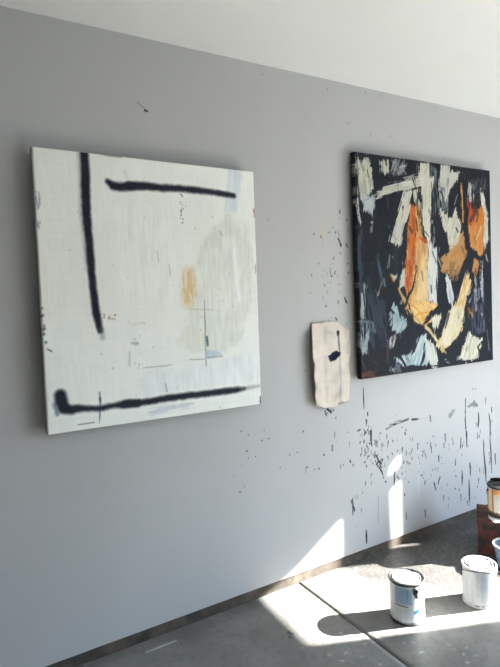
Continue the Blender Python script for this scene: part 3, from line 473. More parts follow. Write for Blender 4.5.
WALL_MARKS = [
('stroke',(196, 178, 120),[[1873,1932],[1872,1857]],{'ws':[8.1,18.9],'soft':12,'rough':5,'op':0.6}),
('stroke',(150, 150, 150),[[1866,1857],[1871,1803]],{'w':10,'soft':8,'op':0.35}),
('stroke',(26, 29, 33),[[1981,1843],[1998,1805]],{'ws':[8.1,12.2],'soft':3,'rough':6}),
('stroke',(96, 90, 90),[[1979,1882],[1989,1860]],{'w':6,'soft':4,'op':0.6}),
('stroke',(26, 29, 33),[[1996,1999],[1998,1986]],{'w':7,'soft':3}),
('stroke',(26, 29, 33),[[2010,1520],[2024,1492]],{'ws':[6.8,10.8],'soft':3}),
('stroke',(26, 29, 33),[[2034,1817],[2045,1800]],{'w':6,'soft':3}),
('stroke',(26, 29, 33),[[1914,1684],[1919,1641]],{'w':3,'soft':2}),
('stroke',(26, 29, 33),[[1940,1410],[1951,1398]],{'w':7,'soft':3}),
('stroke',(60, 60, 62),[[2074,756],[2093,759]],{'w':9,'soft':4,'rough':6}),
('stroke',(60, 60, 62),[[2123,754],[2138,734]],{'w':10,'soft':4,'rough':6}),
('stroke',(84, 92, 86),[[2298,734],[2348,748],[2407,759],[2484,761]],{'ws':[12.2,17.6,16.2,10.8],'soft':7,'rough':8,'dry':0.35,'op':0.9}),
('stroke',(26, 29, 33),[[2356,748],[2484,761]],{'ws':[6.8,9.5],'soft':3,'rough':5,'dry':0.35}),
('stroke',(26, 29, 33),[[2519,755],[2572,750]],{'ws':[12.2,8.1],'soft':4,'rough':6}),
('stroke',(150, 154, 152),[[2572,750],[2736,738]],{'w':8,'soft':6,'dry':0.4,'op':0.5}),
('stroke',(104, 112, 108),[[2870,725],[2910,752]],{'ws':[27.0,21.6],'soft':8,'rough':12,'dry':0.25,'op':0.8}),
('stroke',(90, 98, 96),[[3052,759],[3114,774],[3146,759]],{'ws':[13.5,27.0,16.2],'soft':8,'rough':14,'dry':0.25,'op':0.9}),
('stroke',(26, 29, 33),[[2177,739],[2178,704],[2180,650]],{'ws':[16.2,12.2,4.1],'soft':3,'rough':5}),
('stroke',(26, 29, 33),[[2128,997],[2128,928],[2129,876]],{'ws':[4.1,8.1,4.1],'soft':3}),
('stroke',(120, 120, 120),[[2126,1090],[2126,998]],{'w':3,'soft':2,'op':0.6}),
('stroke',(26, 29, 33),[[2207,592],[2233,551],[2213,537],[2255,481],[2265,442]],{'ws':[6.8,8.1,6.8,8.1,6.8],'soft':3,'rough':5}),
('stroke',(26, 29, 33),[[2020,378],[2021,331],[2018,279]],{'ws':[4.1,10.8,5.4],'soft':2}),
('stroke',(26, 29, 33),[[2116,165],[2116,130],[2115,88]],{'ws':[5.4,13.5,8.1],'soft':3}),
('stroke',(90, 90, 92),[[2221,350],[2214,188]],{'w':3,'soft':2,'op':0.7}),
('stroke',(26, 29, 33),[[2356,460],[2356,417],[2350,376]],{'ws':[5.4,13.5,5.4],'soft':3,'rough':4}),
('stroke',(26, 29, 33),[[2377,431],[2393,410]],{'w':6,'soft':3}),
('stroke',(26, 29, 33),[[3028,816],[3020,676],[3033,492]],{'ws':[6.8,8.1,5.4],'soft':3,'rough':4,'dry':0.1}),
('stroke',(26, 29, 33),[[3032,594],[3033,499]],{'ws':[10.8,6.8],'soft':3}),
('stroke',(26, 29, 33),[[3159,703],[3161,655],[3156,608]],{'ws':[8.1,13.5,5.4],'soft':3}),
('stroke',(26, 29, 33),[[3272,680],[3284,622],[3278,497],[3291,327]],{'ws':[6.8,12.2,5.4,4.1],'soft':3}),
('stroke',(26, 29, 33),[[3278,497],[3287,412],[3289,264]],{'ws':[8.1,12.2,4.1],'soft':3}),
('stroke',(26, 29, 33),[[3206,510],[3210,405],[3223,298],[3226,214]],{'ws':[5.4,10.8,14.9,5.4],'soft':3}),
('stroke',(26, 29, 33),[[3060,379],[3062,296]],{'ws':[12.2,8.1],'soft':3,'rough':5}),
('stroke',(26, 29, 33),[[3046,265],[3047,183],[3045,88]],{'ws':[6.8,12.2,5.4],'soft':3,'rough':5}),
('stroke',(26, 29, 33),[[2977,341],[2978,300],[2974,247]],{'ws':[5.4,13.5,5.4],'soft':3}),
('stroke',(26, 29, 33),[[3331,390],[3333,318]],{'ws':[10.8,6.8],'soft':3}),
('stroke',(26, 29, 33),[[2974,563],[2967,497]],{'ws':[6.8,8.1],'soft':3}),
('stroke',(26, 29, 33),[[2818,616],[2820,563]],{'ws':[8.1,5.4],'soft':3}),
('stroke',(26, 29, 33),[[2752,484],[2754,444]],{'ws':[9.5,5.4],'soft':3}),
('stroke',(26, 29, 33),[[2703,319],[2720,269]],{'ws':[9.5,6.8],'soft':3}),
('stroke',(26, 29, 33),[[2760,345],[2740,304]],{'ws':[8.1,8.1],'soft':3}),
('stroke',(110, 112, 112),[[2445,193],[2447,148]],{'ws':[9.5,9.5],'soft':4,'rough':4}),
('stroke',(26, 29, 33),[[2614,164],[2617,118]],{'ws':[8.1,5.4],'soft':3}),
('stroke',(26, 29, 33),[[1861,910],[1885,893]],{'ws':[10.8,12.2],'soft':4,'rough':6}),
('stroke',(26, 29, 33),[[1843,905],[1856,875]],{'w':4,'soft':3}),
('stroke',(204, 205, 202),[[2566,582],[2562,241]],{'w':12,'soft':12,'op':0.3}),
('stroke',(176, 180, 178),[[2304,483],[2286,29]],{'w':3,'soft':2,'op':0.5}),
('stroke',(176, 180, 178),[[2540,372],[2528,58]],{'w':3,'soft':2,'op':0.5}),
('stroke',(90, 90, 92),[[1444,864],[1447,859]],{'w':5,'soft':3,'op':0.8}),
('stroke',(90, 90, 92),[[1342,738],[1345,733]],{'w':5,'soft':3,'op':0.8}),
('stroke',(90, 90, 92),[[1532,654],[1536,649]],{'w':5,'soft':3,'op':0.8}),
('stroke',(90, 90, 92),[[1312,601],[1315,596]],{'w':5,'soft':3,'op':0.8}),
('stroke',(90, 90, 92),[[1753,599],[1757,594]],{'w':5,'soft':3,'op':0.8}),
('stroke',(90, 90, 92),[[2003,762],[2007,756]],{'w':5,'soft':3,'op':0.8}),
('stroke',(90, 90, 92),[[2213,2672],[2217,2668]],{'w':5,'soft':3,'op':0.8}),
('stroke',(90, 90, 92),[[2078,2483],[2082,2479]],{'w':5,'soft':3,'op':0.8}),
('stroke',(90, 90, 92),[[2241,2443],[2246,2438]],{'w':5,'soft':3,'op':0.8}),
('stroke',(90, 90, 92),[[1937,2644],[1941,2640]],{'w':5,'soft':3,'op':0.8}),
('stroke',(90, 90, 92),[[1522,2649],[1525,2646]],{'w':5,'soft':3,'op':0.8}),
('stroke',(90, 90, 92),[[1718,1144],[1722,1138]],{'w':5,'soft':3,'op':0.8}),
('stroke',(90, 90, 92),[[1522,1933],[1525,1929]],{'w':5,'soft':3,'op':0.8}),
('stroke',(90, 90, 92),[[2400,2451],[2404,2446]],{'w':5,'soft':3,'op':0.8}),
('stroke',(90, 90, 92),[[2869,2377],[2875,2372]],{'w':5,'soft':3,'op':0.8}),
('stroke',(90, 90, 92),[[2092,730],[2096,724]],{'w':5,'soft':3,'op':0.8}),
('stroke',(90, 90, 92),[[1644,713],[1648,707]],{'w':5,'soft':3,'op':0.8}),
('stroke',(26, 29, 33),[[2243,547],[2245,510]],{'ws':[4.94951015653686,5.215601250884195],'soft':2.5,'rough':4,'op':0.85}),
('stroke',(26, 29, 33),[[2251,715],[2248,710]],{'ws':[6.693467542888392,5.5615219680499575],'soft':2.5,'rough':4,'op':1}),
('stroke',(26, 29, 33),[[3199,320],[3200,278]],{'ws':[4.787470475700812,2.0600029477984196],'soft':2.5,'rough':4,'op':1}),
('stroke',(26, 29, 33),[[2567,514],[2571,500]],{'ws':[5.631466762741324,4.3638377738722305],'soft':2.5,'rough':4,'op':0.6}),
('stroke',(26, 29, 33),[[2204,610],[2200,575]],{'ws':[7.274008195033778,3.6271149515407144],'soft':2.5,'rough':4,'op':1}),
('stroke',(26, 29, 33),[[2978,454],[2975,441]],{'ws':[5.445199736571011,2.2808939982397036],'soft':2.5,'rough':4,'op':0.6}),
('stroke',(26, 29, 33),[[2168,485],[2164,462]],{'ws':[7.424487374743258,2.8540067139183702],'soft':2.5,'rough':4,'op':0.6}),
('stroke',(26, 29, 33),[[1939,591],[1939,568]],{'ws':[4.992450668607312,4.699636676006781],'soft':2.5,'rough':4,'op':0.85}),
('stroke',(92, 94, 96),[[2688,451],[2684,426]],{'ws':[5.23193974446565,2.4041852358268203],'soft':2.5,'rough':4,'op':0.6}),
('stroke',(26, 29, 33),[[2263,556],[2261,544]],{'ws':[7.659471078571752,2.5238683348664788],'soft':2.5,'rough':4,'op':1}),
('stroke',(26, 29, 33),[[2343,497],[2347,484]],{'ws':[8.874285303183328,4.370962509636437],'soft':2.5,'rough':4,'op':0.6}),
('stroke',(26, 29, 33),[[2563,421],[2560,416]],{'ws':[6.20770840563914,2.038300954481652],'soft':2.5,'rough':4,'op':1}),
('stroke',(26, 29, 33),[[2418,475],[2416,470]],{'ws':[7.18293702762622,2.062036293783302],'soft':2.5,'rough':4,'op':0.85}),
('stroke',(92, 94, 96),[[2339,485],[2335,449]],{'ws':[5.9304851510684085,4.508979503933648],'soft':2.5,'rough':4,'op':0.85}),
('stroke',(92, 94, 96),[[2887,578],[2884,566]],{'ws':[7.144886379704062,4.215724772113257],'soft':2.5,'rough':4,'op':1}),
('stroke',(26, 29, 33),[[2994,518],[2990,512]],{'ws':[4.193482358468914,5.85072604582246],'soft':2.5,'rough':4,'op':0.6}),
('stroke',(92, 94, 96),[[2500,643],[2501,618]],{'ws':[5.4671767324236855,2.701733587063437],'soft':2.5,'rough':4,'op':1}),
('stroke',(26, 29, 33),[[2630,521],[2633,482]],{'ws':[7.071515078624341,3.12087757028342],'soft':2.5,'rough':4,'op':0.6}),
('stroke',(26, 29, 33),[[2512,575],[2507,551]],{'ws':[4.881268876864086,3.4751414814890507],'soft':2.5,'rough':4,'op':1}),
('stroke',(92, 94, 96),[[2611,525],[2617,517]],{'ws':[7.284660232547861,4.764886364994615],'soft':2.5,'rough':4,'op':1}),
('stroke',(26, 29, 33),[[2813,528],[2812,524]],{'ws':[5.559023520453684,2.1341674036162845],'soft':2.5,'rough':4,'op':1}),
('stroke',(26, 29, 33),[[2348,655],[2353,642]],{'ws':[4.37631450046192,4.184381436341282],'soft':2.5,'rough':4,'op':1}),
('stroke',(92, 94, 96),[[3066,357],[3072,349]],{'ws':[5.759170483236269,4.740583821334792],'soft':2.5,'rough':4,'op':0.6}),
('stroke',(92, 94, 96),[[2681,586],[2682,582]],{'ws':[7.124802733297097,3.529334109401],'soft':2.5,'rough':4,'op':1}),
('stroke',(26, 29, 33),[[2600,516],[2606,508]],{'ws':[8.398959145555134,4.912828306262192],'soft':2.5,'rough':4,'op':0.85}),
('stroke',(26, 29, 33),[[2851,541],[2854,501]],{'ws':[4.418911111306292,5.000840709046463],'soft':2.5,'rough':4,'op':0.6}),
('stroke',(26, 29, 33),[[2473,500],[2476,496]],{'ws':[6.486252888290068,4.458013047579872],'soft':2.5,'rough':4,'op':0.85}),
('stroke',(26, 29, 33),[[2509,520],[2510,507]],{'ws':[6.591973102450638,5.015085157922554],'soft':2.5,'rough':4,'op':0.85}),
('stroke',(26, 29, 33),[[2386,654],[2388,641]],{'ws':[4.99252889432658,3.723581129423193],'soft':2.5,'rough':4,'op':0.6}),
('stroke',(26, 29, 33),[[2681,577],[2677,558]],{'ws':[5.753725701462313,5.582611645720014],'soft':2.5,'rough':4,'op':0.6}),
('stroke',(92, 94, 96),[[2389,805],[2385,793]],{'ws':[6.356758425949619,5.702927476587306],'soft':2.5,'rough':4,'op':0.85}),
('stroke',(92, 94, 96),[[2310,489],[2313,470]],{'ws':[7.123881721961399,3.2813848577344182],'soft':2.5,'rough':4,'op':0.6}),
('stroke',(26, 29, 33),[[2451,404],[2449,392]],{'ws':[7.95756760850694,2.076456059246824],'soft':2.5,'rough':4,'op':0.6}),
('stroke',(26, 29, 33),[[2389,520],[2386,508]],{'ws':[4.234712845981591,4.516721222260738],'soft':2.5,'rough':4,'op':0.85}),
('stroke',(92, 94, 96),[[2733,408],[2736,388]],{'ws':[4.996707112485089,3.9005692081463996],'soft':2.5,'rough':4,'op':0.6}),
('stroke',(26, 29, 33),[[2433,721],[2432,718]],{'ws':[5.728697662788969,4.789246289337241],'soft':2.5,'rough':4,'op':1}),
('stroke',(26, 29, 33),[[1824,664],[1827,658]],{'ws':[8.531184927520261,2.3488386395717327],'soft':2.5,'rough':4,'op':1}),
('stroke',(26, 29, 33),[[2324,497],[2328,484]],{'ws':[5.884013844654451,4.275256176372581],'soft':2.5,'rough':4,'op':1}),
('stroke',(26, 29, 33),[[2682,754],[2687,715]],{'ws':[4.494823221934425,5.4646334295971855],'soft':2.5,'rough':4,'op':1}),
('stroke',(92, 94, 96),[[2617,541],[2623,527]],{'ws':[8.88679261169797,4.147826402686494],'soft':2.5,'rough':4,'op':0.85}),
('stroke',(26, 29, 33),[[2477,373],[2474,370]],{'ws':[6.204505962954986,4.201207709950717],'soft':2.5,'rough':4,'op':0.85}),
('stroke',(26, 29, 33),[[2457,543],[2453,538]],{'ws':[6.665609841607672,4.746333801385936],'soft':2.5,'rough':4,'op':0.6}),
('stroke',(92, 94, 96),[[1698,616],[1697,583]],{'ws':[8.74577187333491,2.3440940307926885],'soft':2.5,'rough':4,'op':0.6}),
('stroke',(26, 29, 33),[[2250,535],[2254,529]],{'ws':[6.799855442960314,3.2467902502804593],'soft':2.5,'rough':4,'op':0.85}),
('stroke',(26, 29, 33),[[2987,511],[2983,499]],{'ws':[6.723560092010571,3.0918496421870314],'soft':2.5,'rough':4,'op':0.85}),
('stroke',(26, 29, 33),[[2593,393],[2588,390]],{'ws':[8.847024308292305,4.0640710865662575],'soft':2.5,'rough':4,'op':0.85}),
('stroke',(26, 29, 33),[[1917,725],[1919,719]],{'ws':[4.329501142011055,4.1548617618958605],'soft':2.5,'rough':4,'op':0.85}),
('stroke',(26, 29, 33),[[2894,560],[2894,534]],{'ws':[4.63483794553879,3.734710362580261],'soft':2.5,'rough':4,'op':0.85}),
('stroke',(26, 29, 33),[[2405,563],[2409,537]],{'ws':[4.647307250727217,5.117155372419367],'soft':2.5,'rough':4,'op':0.6}),
('stroke',(26, 29, 33),[[2642,497],[2641,493]],{'ws':[5.776735456454256,4.479065343702516],'soft':2.5,'rough':4,'op':0.6}),
('stroke',(92, 94, 96),[[2224,589],[2226,576]],{'ws':[8.393657797454894,2.0930000357549248],'soft':2.5,'rough':4,'op':1}),
('stroke',(26, 29, 33),[[2278,514],[2282,507]],{'ws':[6.67002380037558,2.8733749845510426],'soft':2.5,'rough':4,'op':0.6}),
('stroke',(26, 29, 33),[[2706,620],[2710,613]],{'ws':[8.052541231646977,5.61071011963889],'soft':2.5,'rough':4,'op':0.85}),
('stroke',(26, 29, 33),[[2157,729],[2161,716]],{'ws':[8.437708448501741,2.535728898315754],'soft':2.5,'rough':4,'op':0.6}),
('stroke',(26, 29, 33),[[2576,489],[2579,463]],{'ws':[6.108152976009129,5.1597433002245126],'soft':2.5,'rough':4,'op':0.6}),
('stroke',(26, 29, 33),[[2604,373],[2606,369]],{'ws':[5.787937988019472,5.283896147262402],'soft':2.5,'rough':4,'op':0.85}),
('stroke',(26, 29, 33),[[2716,411],[2719,391]],{'ws':[4.945036441193659,2.2822085166595456],'soft':2.5,'rough':4,'op':0.6}),
('stroke',(26, 29, 33),[[2915,431],[2911,392]],{'ws':[5.019570088851886,5.360857163608887],'soft':2.5,'rough':4,'op':0.85}),
('stroke',(26, 29, 33),[[2604,539],[2607,535]],{'ws':[4.388028352138417,2.3868558206208723],'soft':2.5,'rough':4,'op':0.85}),
('stroke',(26, 29, 33),[[2253,558],[2252,534]],{'ws':[7.170031558760631,2.163510586150374],'soft':2.5,'rough':4,'op':0.6}),
('stroke',(26, 29, 33),[[2613,408],[2610,390]],{'ws':[4.825383331433,4.050243192683135],'soft':2.5,'rough':4,'op':0.6}),
('stroke',(26, 29, 33),[[2467,504],[2463,480]],{'ws':[6.9230742895111534,3.3638981820589717],'soft':2.5,'rough':4,'op':0.85}),
('stroke',(92, 94, 96),[[2488,488],[2488,482]],{'ws':[8.482725349437844,5.519366041984376],'soft':2.5,'rough':4,'op':1}),
('stroke',(26, 29, 33),[[2347,486],[2349,479]],{'ws':[4.352758273382969,3.3668746442106188],'soft':2.5,'rough':4,'op':0.85}),
('stroke',(26, 29, 33),[[2914,320],[2920,314]],{'ws':[7.330467838751762,3.351262456656927],'soft':2.5,'rough':4,'op':1}),
('stroke',(26, 29, 33),[[2392,521],[2397,513]],{'ws':[7.211326309040887,4.805002782333208],'soft':2.5,'rough':4,'op':0.85}),
('stroke',(92, 94, 96),[[2560,529],[2558,523]],{'ws':[6.007778268484818,2.201827727595128],'soft':2.5,'rough':4,'op':0.6}),
('stroke',(26, 29, 33),[[2491,552],[2496,538]],{'ws':[6.750288454461378,4.031277698745944],'soft':2.5,'rough':4,'op':1}),
('stroke',(92, 94, 96),[[1907,777],[1903,744]],{'ws':[6.98768291877319,5.036992876390933],'soft':2.5,'rough':4,'op':0.6}),
('stroke',(26, 29, 33),[[2123,453],[2120,430]],{'ws':[6.47760450623757,4.444686400787897],'soft':2.5,'rough':4,'op':0.6}),
('stroke',(26, 29, 33),[[2278,528],[2279,515]],{'ws':[5.82787666210562,3.1430016602052038],'soft':2.5,'rough':4,'op':1}),
('stroke',(26, 29, 33),[[2437,308],[2440,295]],{'ws':[6.9290398226221654,4.531970386403424],'soft':2.5,'rough':4,'op':0.85}),
('stroke',(92, 94, 96),[[2521,639],[2517,621]],{'ws':[8.943847236151477,5.777829358555074],'soft':2.5,'rough':4,'op':0.6}),
('stroke',(26, 29, 33),[[2561,599],[2564,561]],{'ws':[4.227169749265888,2.393891809501378],'soft':2.5,'rough':4,'op':1}),
('stroke',(26, 29, 33),[[2621,547],[2617,535]],{'ws':[7.1212398565246895,3.8227547442306546],'soft':2.5,'rough':4,'op':0.6}),
('stroke',(26, 29, 33),[[2654,587],[2654,580]],{'ws':[7.339456298089521,3.8222137272671155],'soft':2.5,'rough':4,'op':0.85}),
('stroke',(92, 94, 96),[[2303,694],[2303,675]],{'ws':[8.988172953463101,5.810539969507726],'soft':2.5,'rough':4,'op':1}),
('stroke',(92, 94, 96),[[2692,411],[2694,397]],{'ws':[5.795919473273874,3.086047369534033],'soft':2.5,'rough':4,'op':1}),
('stroke',(26, 29, 33),[[2462,705],[2465,693]],{'ws':[4.949077231880117,2.995844140712889],'soft':2.5,'rough':4,'op':1}),
('stroke',(26, 29, 33),[[2945,572],[2940,569]],{'ws':[5.297594473704434,2.1076152808472264],'soft':2.5,'rough':4,'op':0.6}),
('stroke',(92, 94, 96),[[2743,409],[2749,402]],{'ws':[4.804286135384016,2.9390163609714928],'soft':2.5,'rough':4,'op':0.85}),
('stroke',(26, 29, 33),[[2306,564],[2308,545]],{'ws':[8.192769448072028,2.297386610575097],'soft':2.5,'rough':4,'op':0.6}),
('stroke',(26, 29, 33),[[2133,545],[2135,533]],{'ws':[5.950628117094821,2.6027404477879403],'soft':2.5,'rough':4,'op':0.6}),
('stroke',(26, 29, 33),[[2155,849],[2157,831]],{'ws':[8.130784791738726,2.735469473232405],'soft':2.5,'rough':4,'op':1}),
('stroke',(26, 29, 33),[[2440,514],[2436,496]],{'ws':[6.821081525384185,3.9394274298936334],'soft':2.5,'rough':4,'op':1}),
('stroke',(26, 29, 33),[[2122,566],[2120,562]],{'ws':[7.310491390664838,2.326835712644607],'soft':2.5,'rough':4,'op':0.85}),
('stroke',(26, 29, 33),[[2147,598],[2143,581]],{'ws':[5.78900821720299,4.903902480812844],'soft':2.5,'rough':4,'op':0.85}),
('stroke',(26, 29, 33),[[2684,557],[2688,517]],{'ws':[8.69967911716741,5.653501191115439],'soft':2.5,'rough':4,'op':0.85}),
('stroke',(26, 29, 33),[[1886,708],[1884,675]],{'ws':[8.673330177731348,5.57890965092677],'soft':2.5,'rough':4,'op':0.6}),
('stroke',(26, 29, 33),[[2898,356],[2898,352]],{'ws':[5.937899395679322,2.7798416834721698],'soft':2.5,'rough':4,'op':1}),
('stroke',(92, 94, 96),[[2358,488],[2360,481]],{'ws':[4.882960971062618,5.035789413880384],'soft':2.5,'rough':4,'op':0.85}),
('stroke',(26, 29, 33),[[2575,594],[2576,590]],{'ws':[8.832080268201985,4.604816491654153],'soft':2.5,'rough':4,'op':0.85}),
('stroke',(26, 29, 33),[[2783,430],[2781,424]],{'ws':[4.527027841622824,3.2552287305802077],'soft':2.5,'rough':4,'op':0.6}),
('stroke',(26, 29, 33),[[2429,594],[2426,570]],{'ws':[7.826765153845292,4.086216757838971],'soft':2.5,'rough':4,'op':0.85}),
('stroke',(26, 29, 33),[[2350,507],[2350,489]],{'ws':[6.686699211775574,4.883740486874238],'soft':2.5,'rough':4,'op':1}),
('stroke',(92, 94, 96),[[2460,567],[2464,547]],{'ws':[8.169138636039708,5.554587735672558],'soft':2.5,'rough':4,'op':1}),
('stroke',(92, 94, 96),[[2343,664],[2343,660]],{'ws':[6.102283124460371,2.584757752588998],'soft':2.5,'rough':4,'op':1}),
('stroke',(26, 29, 33),[[2680,372],[2679,365]],{'ws':[6.645356926769926,3.0961603215265354],'soft':2.5,'rough':4,'op':0.6}),
('stroke',(26, 29, 33),[[2167,570],[2170,558]],{'ws':[4.897164341516628,2.2493780479769443],'soft':2.5,'rough':4,'op':0.85}),
('stroke',(26, 29, 33),[[2780,471],[2777,468]],{'ws':[5.796600938490194,4.353402889830136],'soft':2.5,'rough':4,'op':1}),
('stroke',(26, 29, 33),[[2454,684],[2459,671]],{'ws':[6.012433341611674,5.6427128242702445],'soft':2.5,'rough':4,'op':0.85}),
('stroke',(92, 94, 96),[[2160,771],[2159,736]],{'ws':[6.013078403258808,5.822786222162097],'soft':2.5,'rough':4,'op':1}),
('stroke',(92, 94, 96),[[2012,700],[2010,666]],{'ws':[5.087100503873831,2.5371690631335273],'soft':2.5,'rough':4,'op':0.85}),
('stroke',(92, 94, 96),[[2939,486],[2934,473]],{'ws':[8.621284910947605,5.568781316604529],'soft':2.5,'rough':4,'op':0.85}),
('stroke',(92, 94, 96),[[2726,563],[2727,549]],{'ws':[4.78645197360861,2.6276405981758852],'soft':2.5,'rough':4,'op':0.85}),
('stroke',(26, 29, 33),[[2825,284],[2831,276]],{'ws':[5.33254597022893,4.13830575504724],'soft':2.5,'rough':4,'op':0.6}),
('stroke',(92, 94, 96),[[2386,587],[2390,574]],{'ws':[8.110441994980539,2.3297059640803246],'soft':2.5,'rough':4,'op':0.85}),
('stroke',(26, 29, 33),[[2312,656],[2307,620]],{'ws':[7.74297837118184,4.173635806362197],'soft':2.5,'rough':4,'op':1}),
('stroke',(26, 29, 33),[[2374,387],[2376,362]],{'ws':[7.907088630882134,3.760762697708854],'soft':2.5,'rough':4,'op':0.6}),
('stroke',(92, 94, 96),[[2256,616],[2261,610]],{'ws':[5.580491561842958,3.621845545650276],'soft':2.5,'rough':4,'op':1}),
('stroke',(26, 29, 33),[[2420,442],[2423,435]],{'ws':[4.528760092990882,3.576945265408118],'soft':2.5,'rough':4,'op':0.85}),
('stroke',(26, 29, 33),[[2509,721],[2505,716]],{'ws':[5.885633755913355,4.840024783469923],'soft':2.5,'rough':4,'op':0.6}),
('stroke',(92, 94, 96),[[2479,491],[2483,487]],{'ws':[7.596147008490939,5.606132555486761],'soft':2.5,'rough':4,'op':0.6}),
('stroke',(92, 94, 96),[[2452,447],[2455,434]],{'ws':[6.777917149167091,2.347702868474924],'soft':2.5,'rough':4,'op':0.6}),
('stroke',(26, 29, 33),[[2621,348],[2618,329]],{'ws':[6.3490948499661695,4.561305145372702],'soft':2.5,'rough':4,'op':0.85}),
('stroke',(26, 29, 33),[[2559,568],[2556,562]],{'ws':[7.151962187449964,2.7169780486783566],'soft':2.5,'rough':4,'op':0.6}),
('stroke',(26, 29, 33),[[2171,488],[2167,483]],{'ws':[8.93707102254436,3.735259157623086],'soft':2.5,'rough':4,'op':0.6}),
('stroke',(26, 29, 33),[[2282,418],[2285,411]],{'ws':[8.105539794687957,3.543781950555569],'soft':2.5,'rough':4,'op':0.85}),
('stroke',(26, 29, 33),[[2806,554],[2804,528]],{'ws':[7.943776964756511,2.980205346948785],'soft':2.5,'rough':4,'op':1}),
('stroke',(26, 29, 33),[[2342,582],[2344,569]],{'ws':[4.531389287009952,3.5104495646024585],'soft':2.5,'rough':4,'op':1}),
('stroke',(26, 29, 33),[[2157,597],[2154,592]],{'ws':[7.832563517199386,5.611987063243548],'soft':2.5,'rough':4,'op':1}),
('stroke',(26, 29, 33),[[2185,546],[2183,541]],{'ws':[8.667538796217602,5.993441603046241],'soft':2.5,'rough':4,'op':1}),
('stroke',(26, 29, 33),[[2202,681],[2200,678]],{'ws':[4.4161916351420984,2.9783974432314877],'soft':2.5,'rough':4,'op':1}),
('stroke',(92, 94, 96),[[2137,620],[2137,615]],{'ws':[6.315166699997458,2.49610830701253],'soft':2.5,'rough':4,'op':1}),
('stroke',(26, 29, 33),[[2256,513],[2254,508]],{'ws':[8.546654848222454,5.968524780778948],'soft':2.5,'rough':4,'op':0.85}),
('stroke',(26, 29, 33),[[2160,670],[2164,665]],{'ws':[5.204307517346946,4.2943375814884766],'soft':2.5,'rough':4,'op':0.6}),
('stroke',(26, 29, 33),[[2205,557],[2205,551]],{'ws':[7.913576527945925,5.7195683699680755],'soft':2.5,'rough':4,'op':1}),
('stroke',(26, 29, 33),[[2238,542],[2239,518]],{'ws':[7.816629723323477,2.6341994166235505],'soft':2.5,'rough':4,'op':0.85}),
('stroke',(26, 29, 33),[[2151,642],[2150,618]],{'ws':[5.6812111258421325,2.525894232501334],'soft':2.5,'rough':4,'op':0.6}),
('stroke',(92, 94, 96),[[2138,678],[2141,674]],{'ws':[6.015889173721158,3.990209180119434],'soft':2.5,'rough':4,'op':0.6}),
('stroke',(92, 94, 96),[[2126,640],[2125,617]],{'ws':[8.973074289541778,5.352966246170759],'soft':2.5,'rough':4,'op':1}),
('stroke',(92, 94, 96),[[2131,612],[2132,606]],{'ws':[6.625005786146099,3.728898507963128],'soft':2.5,'rough':4,'op':0.6}),
('stroke',(92, 94, 96),[[2173,624],[2173,600]],{'ws':[7.759427435307479,3.2190099919616326],'soft':2.5,'rough':4,'op':1}),
('stroke',(26, 29, 33),[[2213,676],[2215,640]],{'ws':[8.862748162894153,3.9028549699456883],'soft':2.5,'rough':4,'op':0.6}),
('stroke',(26, 29, 33),[[2142,660],[2146,647]],{'ws':[8.398762958811211,5.997107085922197],'soft':2.5,'rough':4,'op':1}),
('stroke',(26, 29, 33),[[2263,652],[2259,628]],{'ws':[7.247531680264425,3.6862865259290736],'soft':2.5,'rough':4,'op':0.6}),
('stroke',(26, 29, 33),[[2203,659],[2204,653]],{'ws':[8.75487457413919,2.0023063211472705],'soft':2.5,'rough':4,'op':0.6}),
('stroke',(26, 29, 33),[[2180,660],[2185,653]],{'ws':[8.077231493981847,3.5890189451360404],'soft':2.5,'rough':4,'op':0.85}),
('stroke',(26, 29, 33),[[2169,694],[2173,682]],{'ws':[5.5392419816684395,3.9936718089350087],'soft':2.5,'rough':4,'op':0.85}),
('stroke',(26, 29, 33),[[2210,672],[2213,668]],{'ws':[5.770770061736164,3.8899588589679177],'soft':2.5,'rough':4,'op':0.6}),
('stroke',(26, 29, 33),[[2129,735],[2127,724]],{'ws':[8.747301186627503,5.905082763731546],'soft':2.5,'rough':4,'op':1}),
('stroke',(92, 94, 96),[[2249,561],[2247,543]],{'ws':[6.101794470591269,5.5159454981946885],'soft':2.5,'rough':4,'op':0.85}),
('stroke',(26, 29, 33),[[2145,807],[2141,772]],{'ws':[8.307671536027012,2.482630572036979],'soft':2.5,'rough':4,'op':1}),
('stroke',(26, 29, 33),[[2191,600],[2189,588]],{'ws':[5.366493119765663,5.214858790099882],'soft':2.5,'rough':4,'op':1}),
('stroke',(92, 94, 96),[[2239,697],[2243,685]],{'ws':[4.902818466239925,2.903806813860977],'soft':2.5,'rough':4,'op':0.6}),
('stroke',(26, 29, 33),[[2167,670],[2168,664]],{'ws':[6.654062282569539,2.181366861074502],'soft':2.5,'rough':4,'op':1}),
('stroke',(92, 94, 96),[[2126,699],[2122,677]],{'ws':[5.425768583578845,5.02272540895704],'soft':2.5,'rough':4,'op':0.6}),
('stroke',(26, 29, 33),[[2216,533],[2220,528]],{'ws':[8.938684325586735,2.13444544738271],'soft':2.5,'rough':4,'op':0.85}),
('stroke',(92, 94, 96),[[2247,680],[2248,676]],{'ws':[4.899475331009438,4.224021308921801],'soft':2.5,'rough':4,'op':1}),
('stroke',(92, 94, 96),[[2224,670],[2223,635]],{'ws':[6.528146945948466,5.3815891335825725],'soft':2.5,'rough':4,'op':1}),
('stroke',(26, 29, 33),[[2273,640],[2277,634]],{'ws':[4.560554400387371,3.742275572876462],'soft':2.5,'rough':4,'op':1}),
('stroke',(26, 29, 33),[[2093,616],[2093,604]],{'ws':[8.26317090466956,4.413201764195027],'soft':2.5,'rough':4,'op':0.85}),
('stroke',(26, 29, 33),[[2254,610],[2258,606]],{'ws':[4.900185828099205,2.607242602357292],'soft':2.5,'rough':4,'op':0.6}),
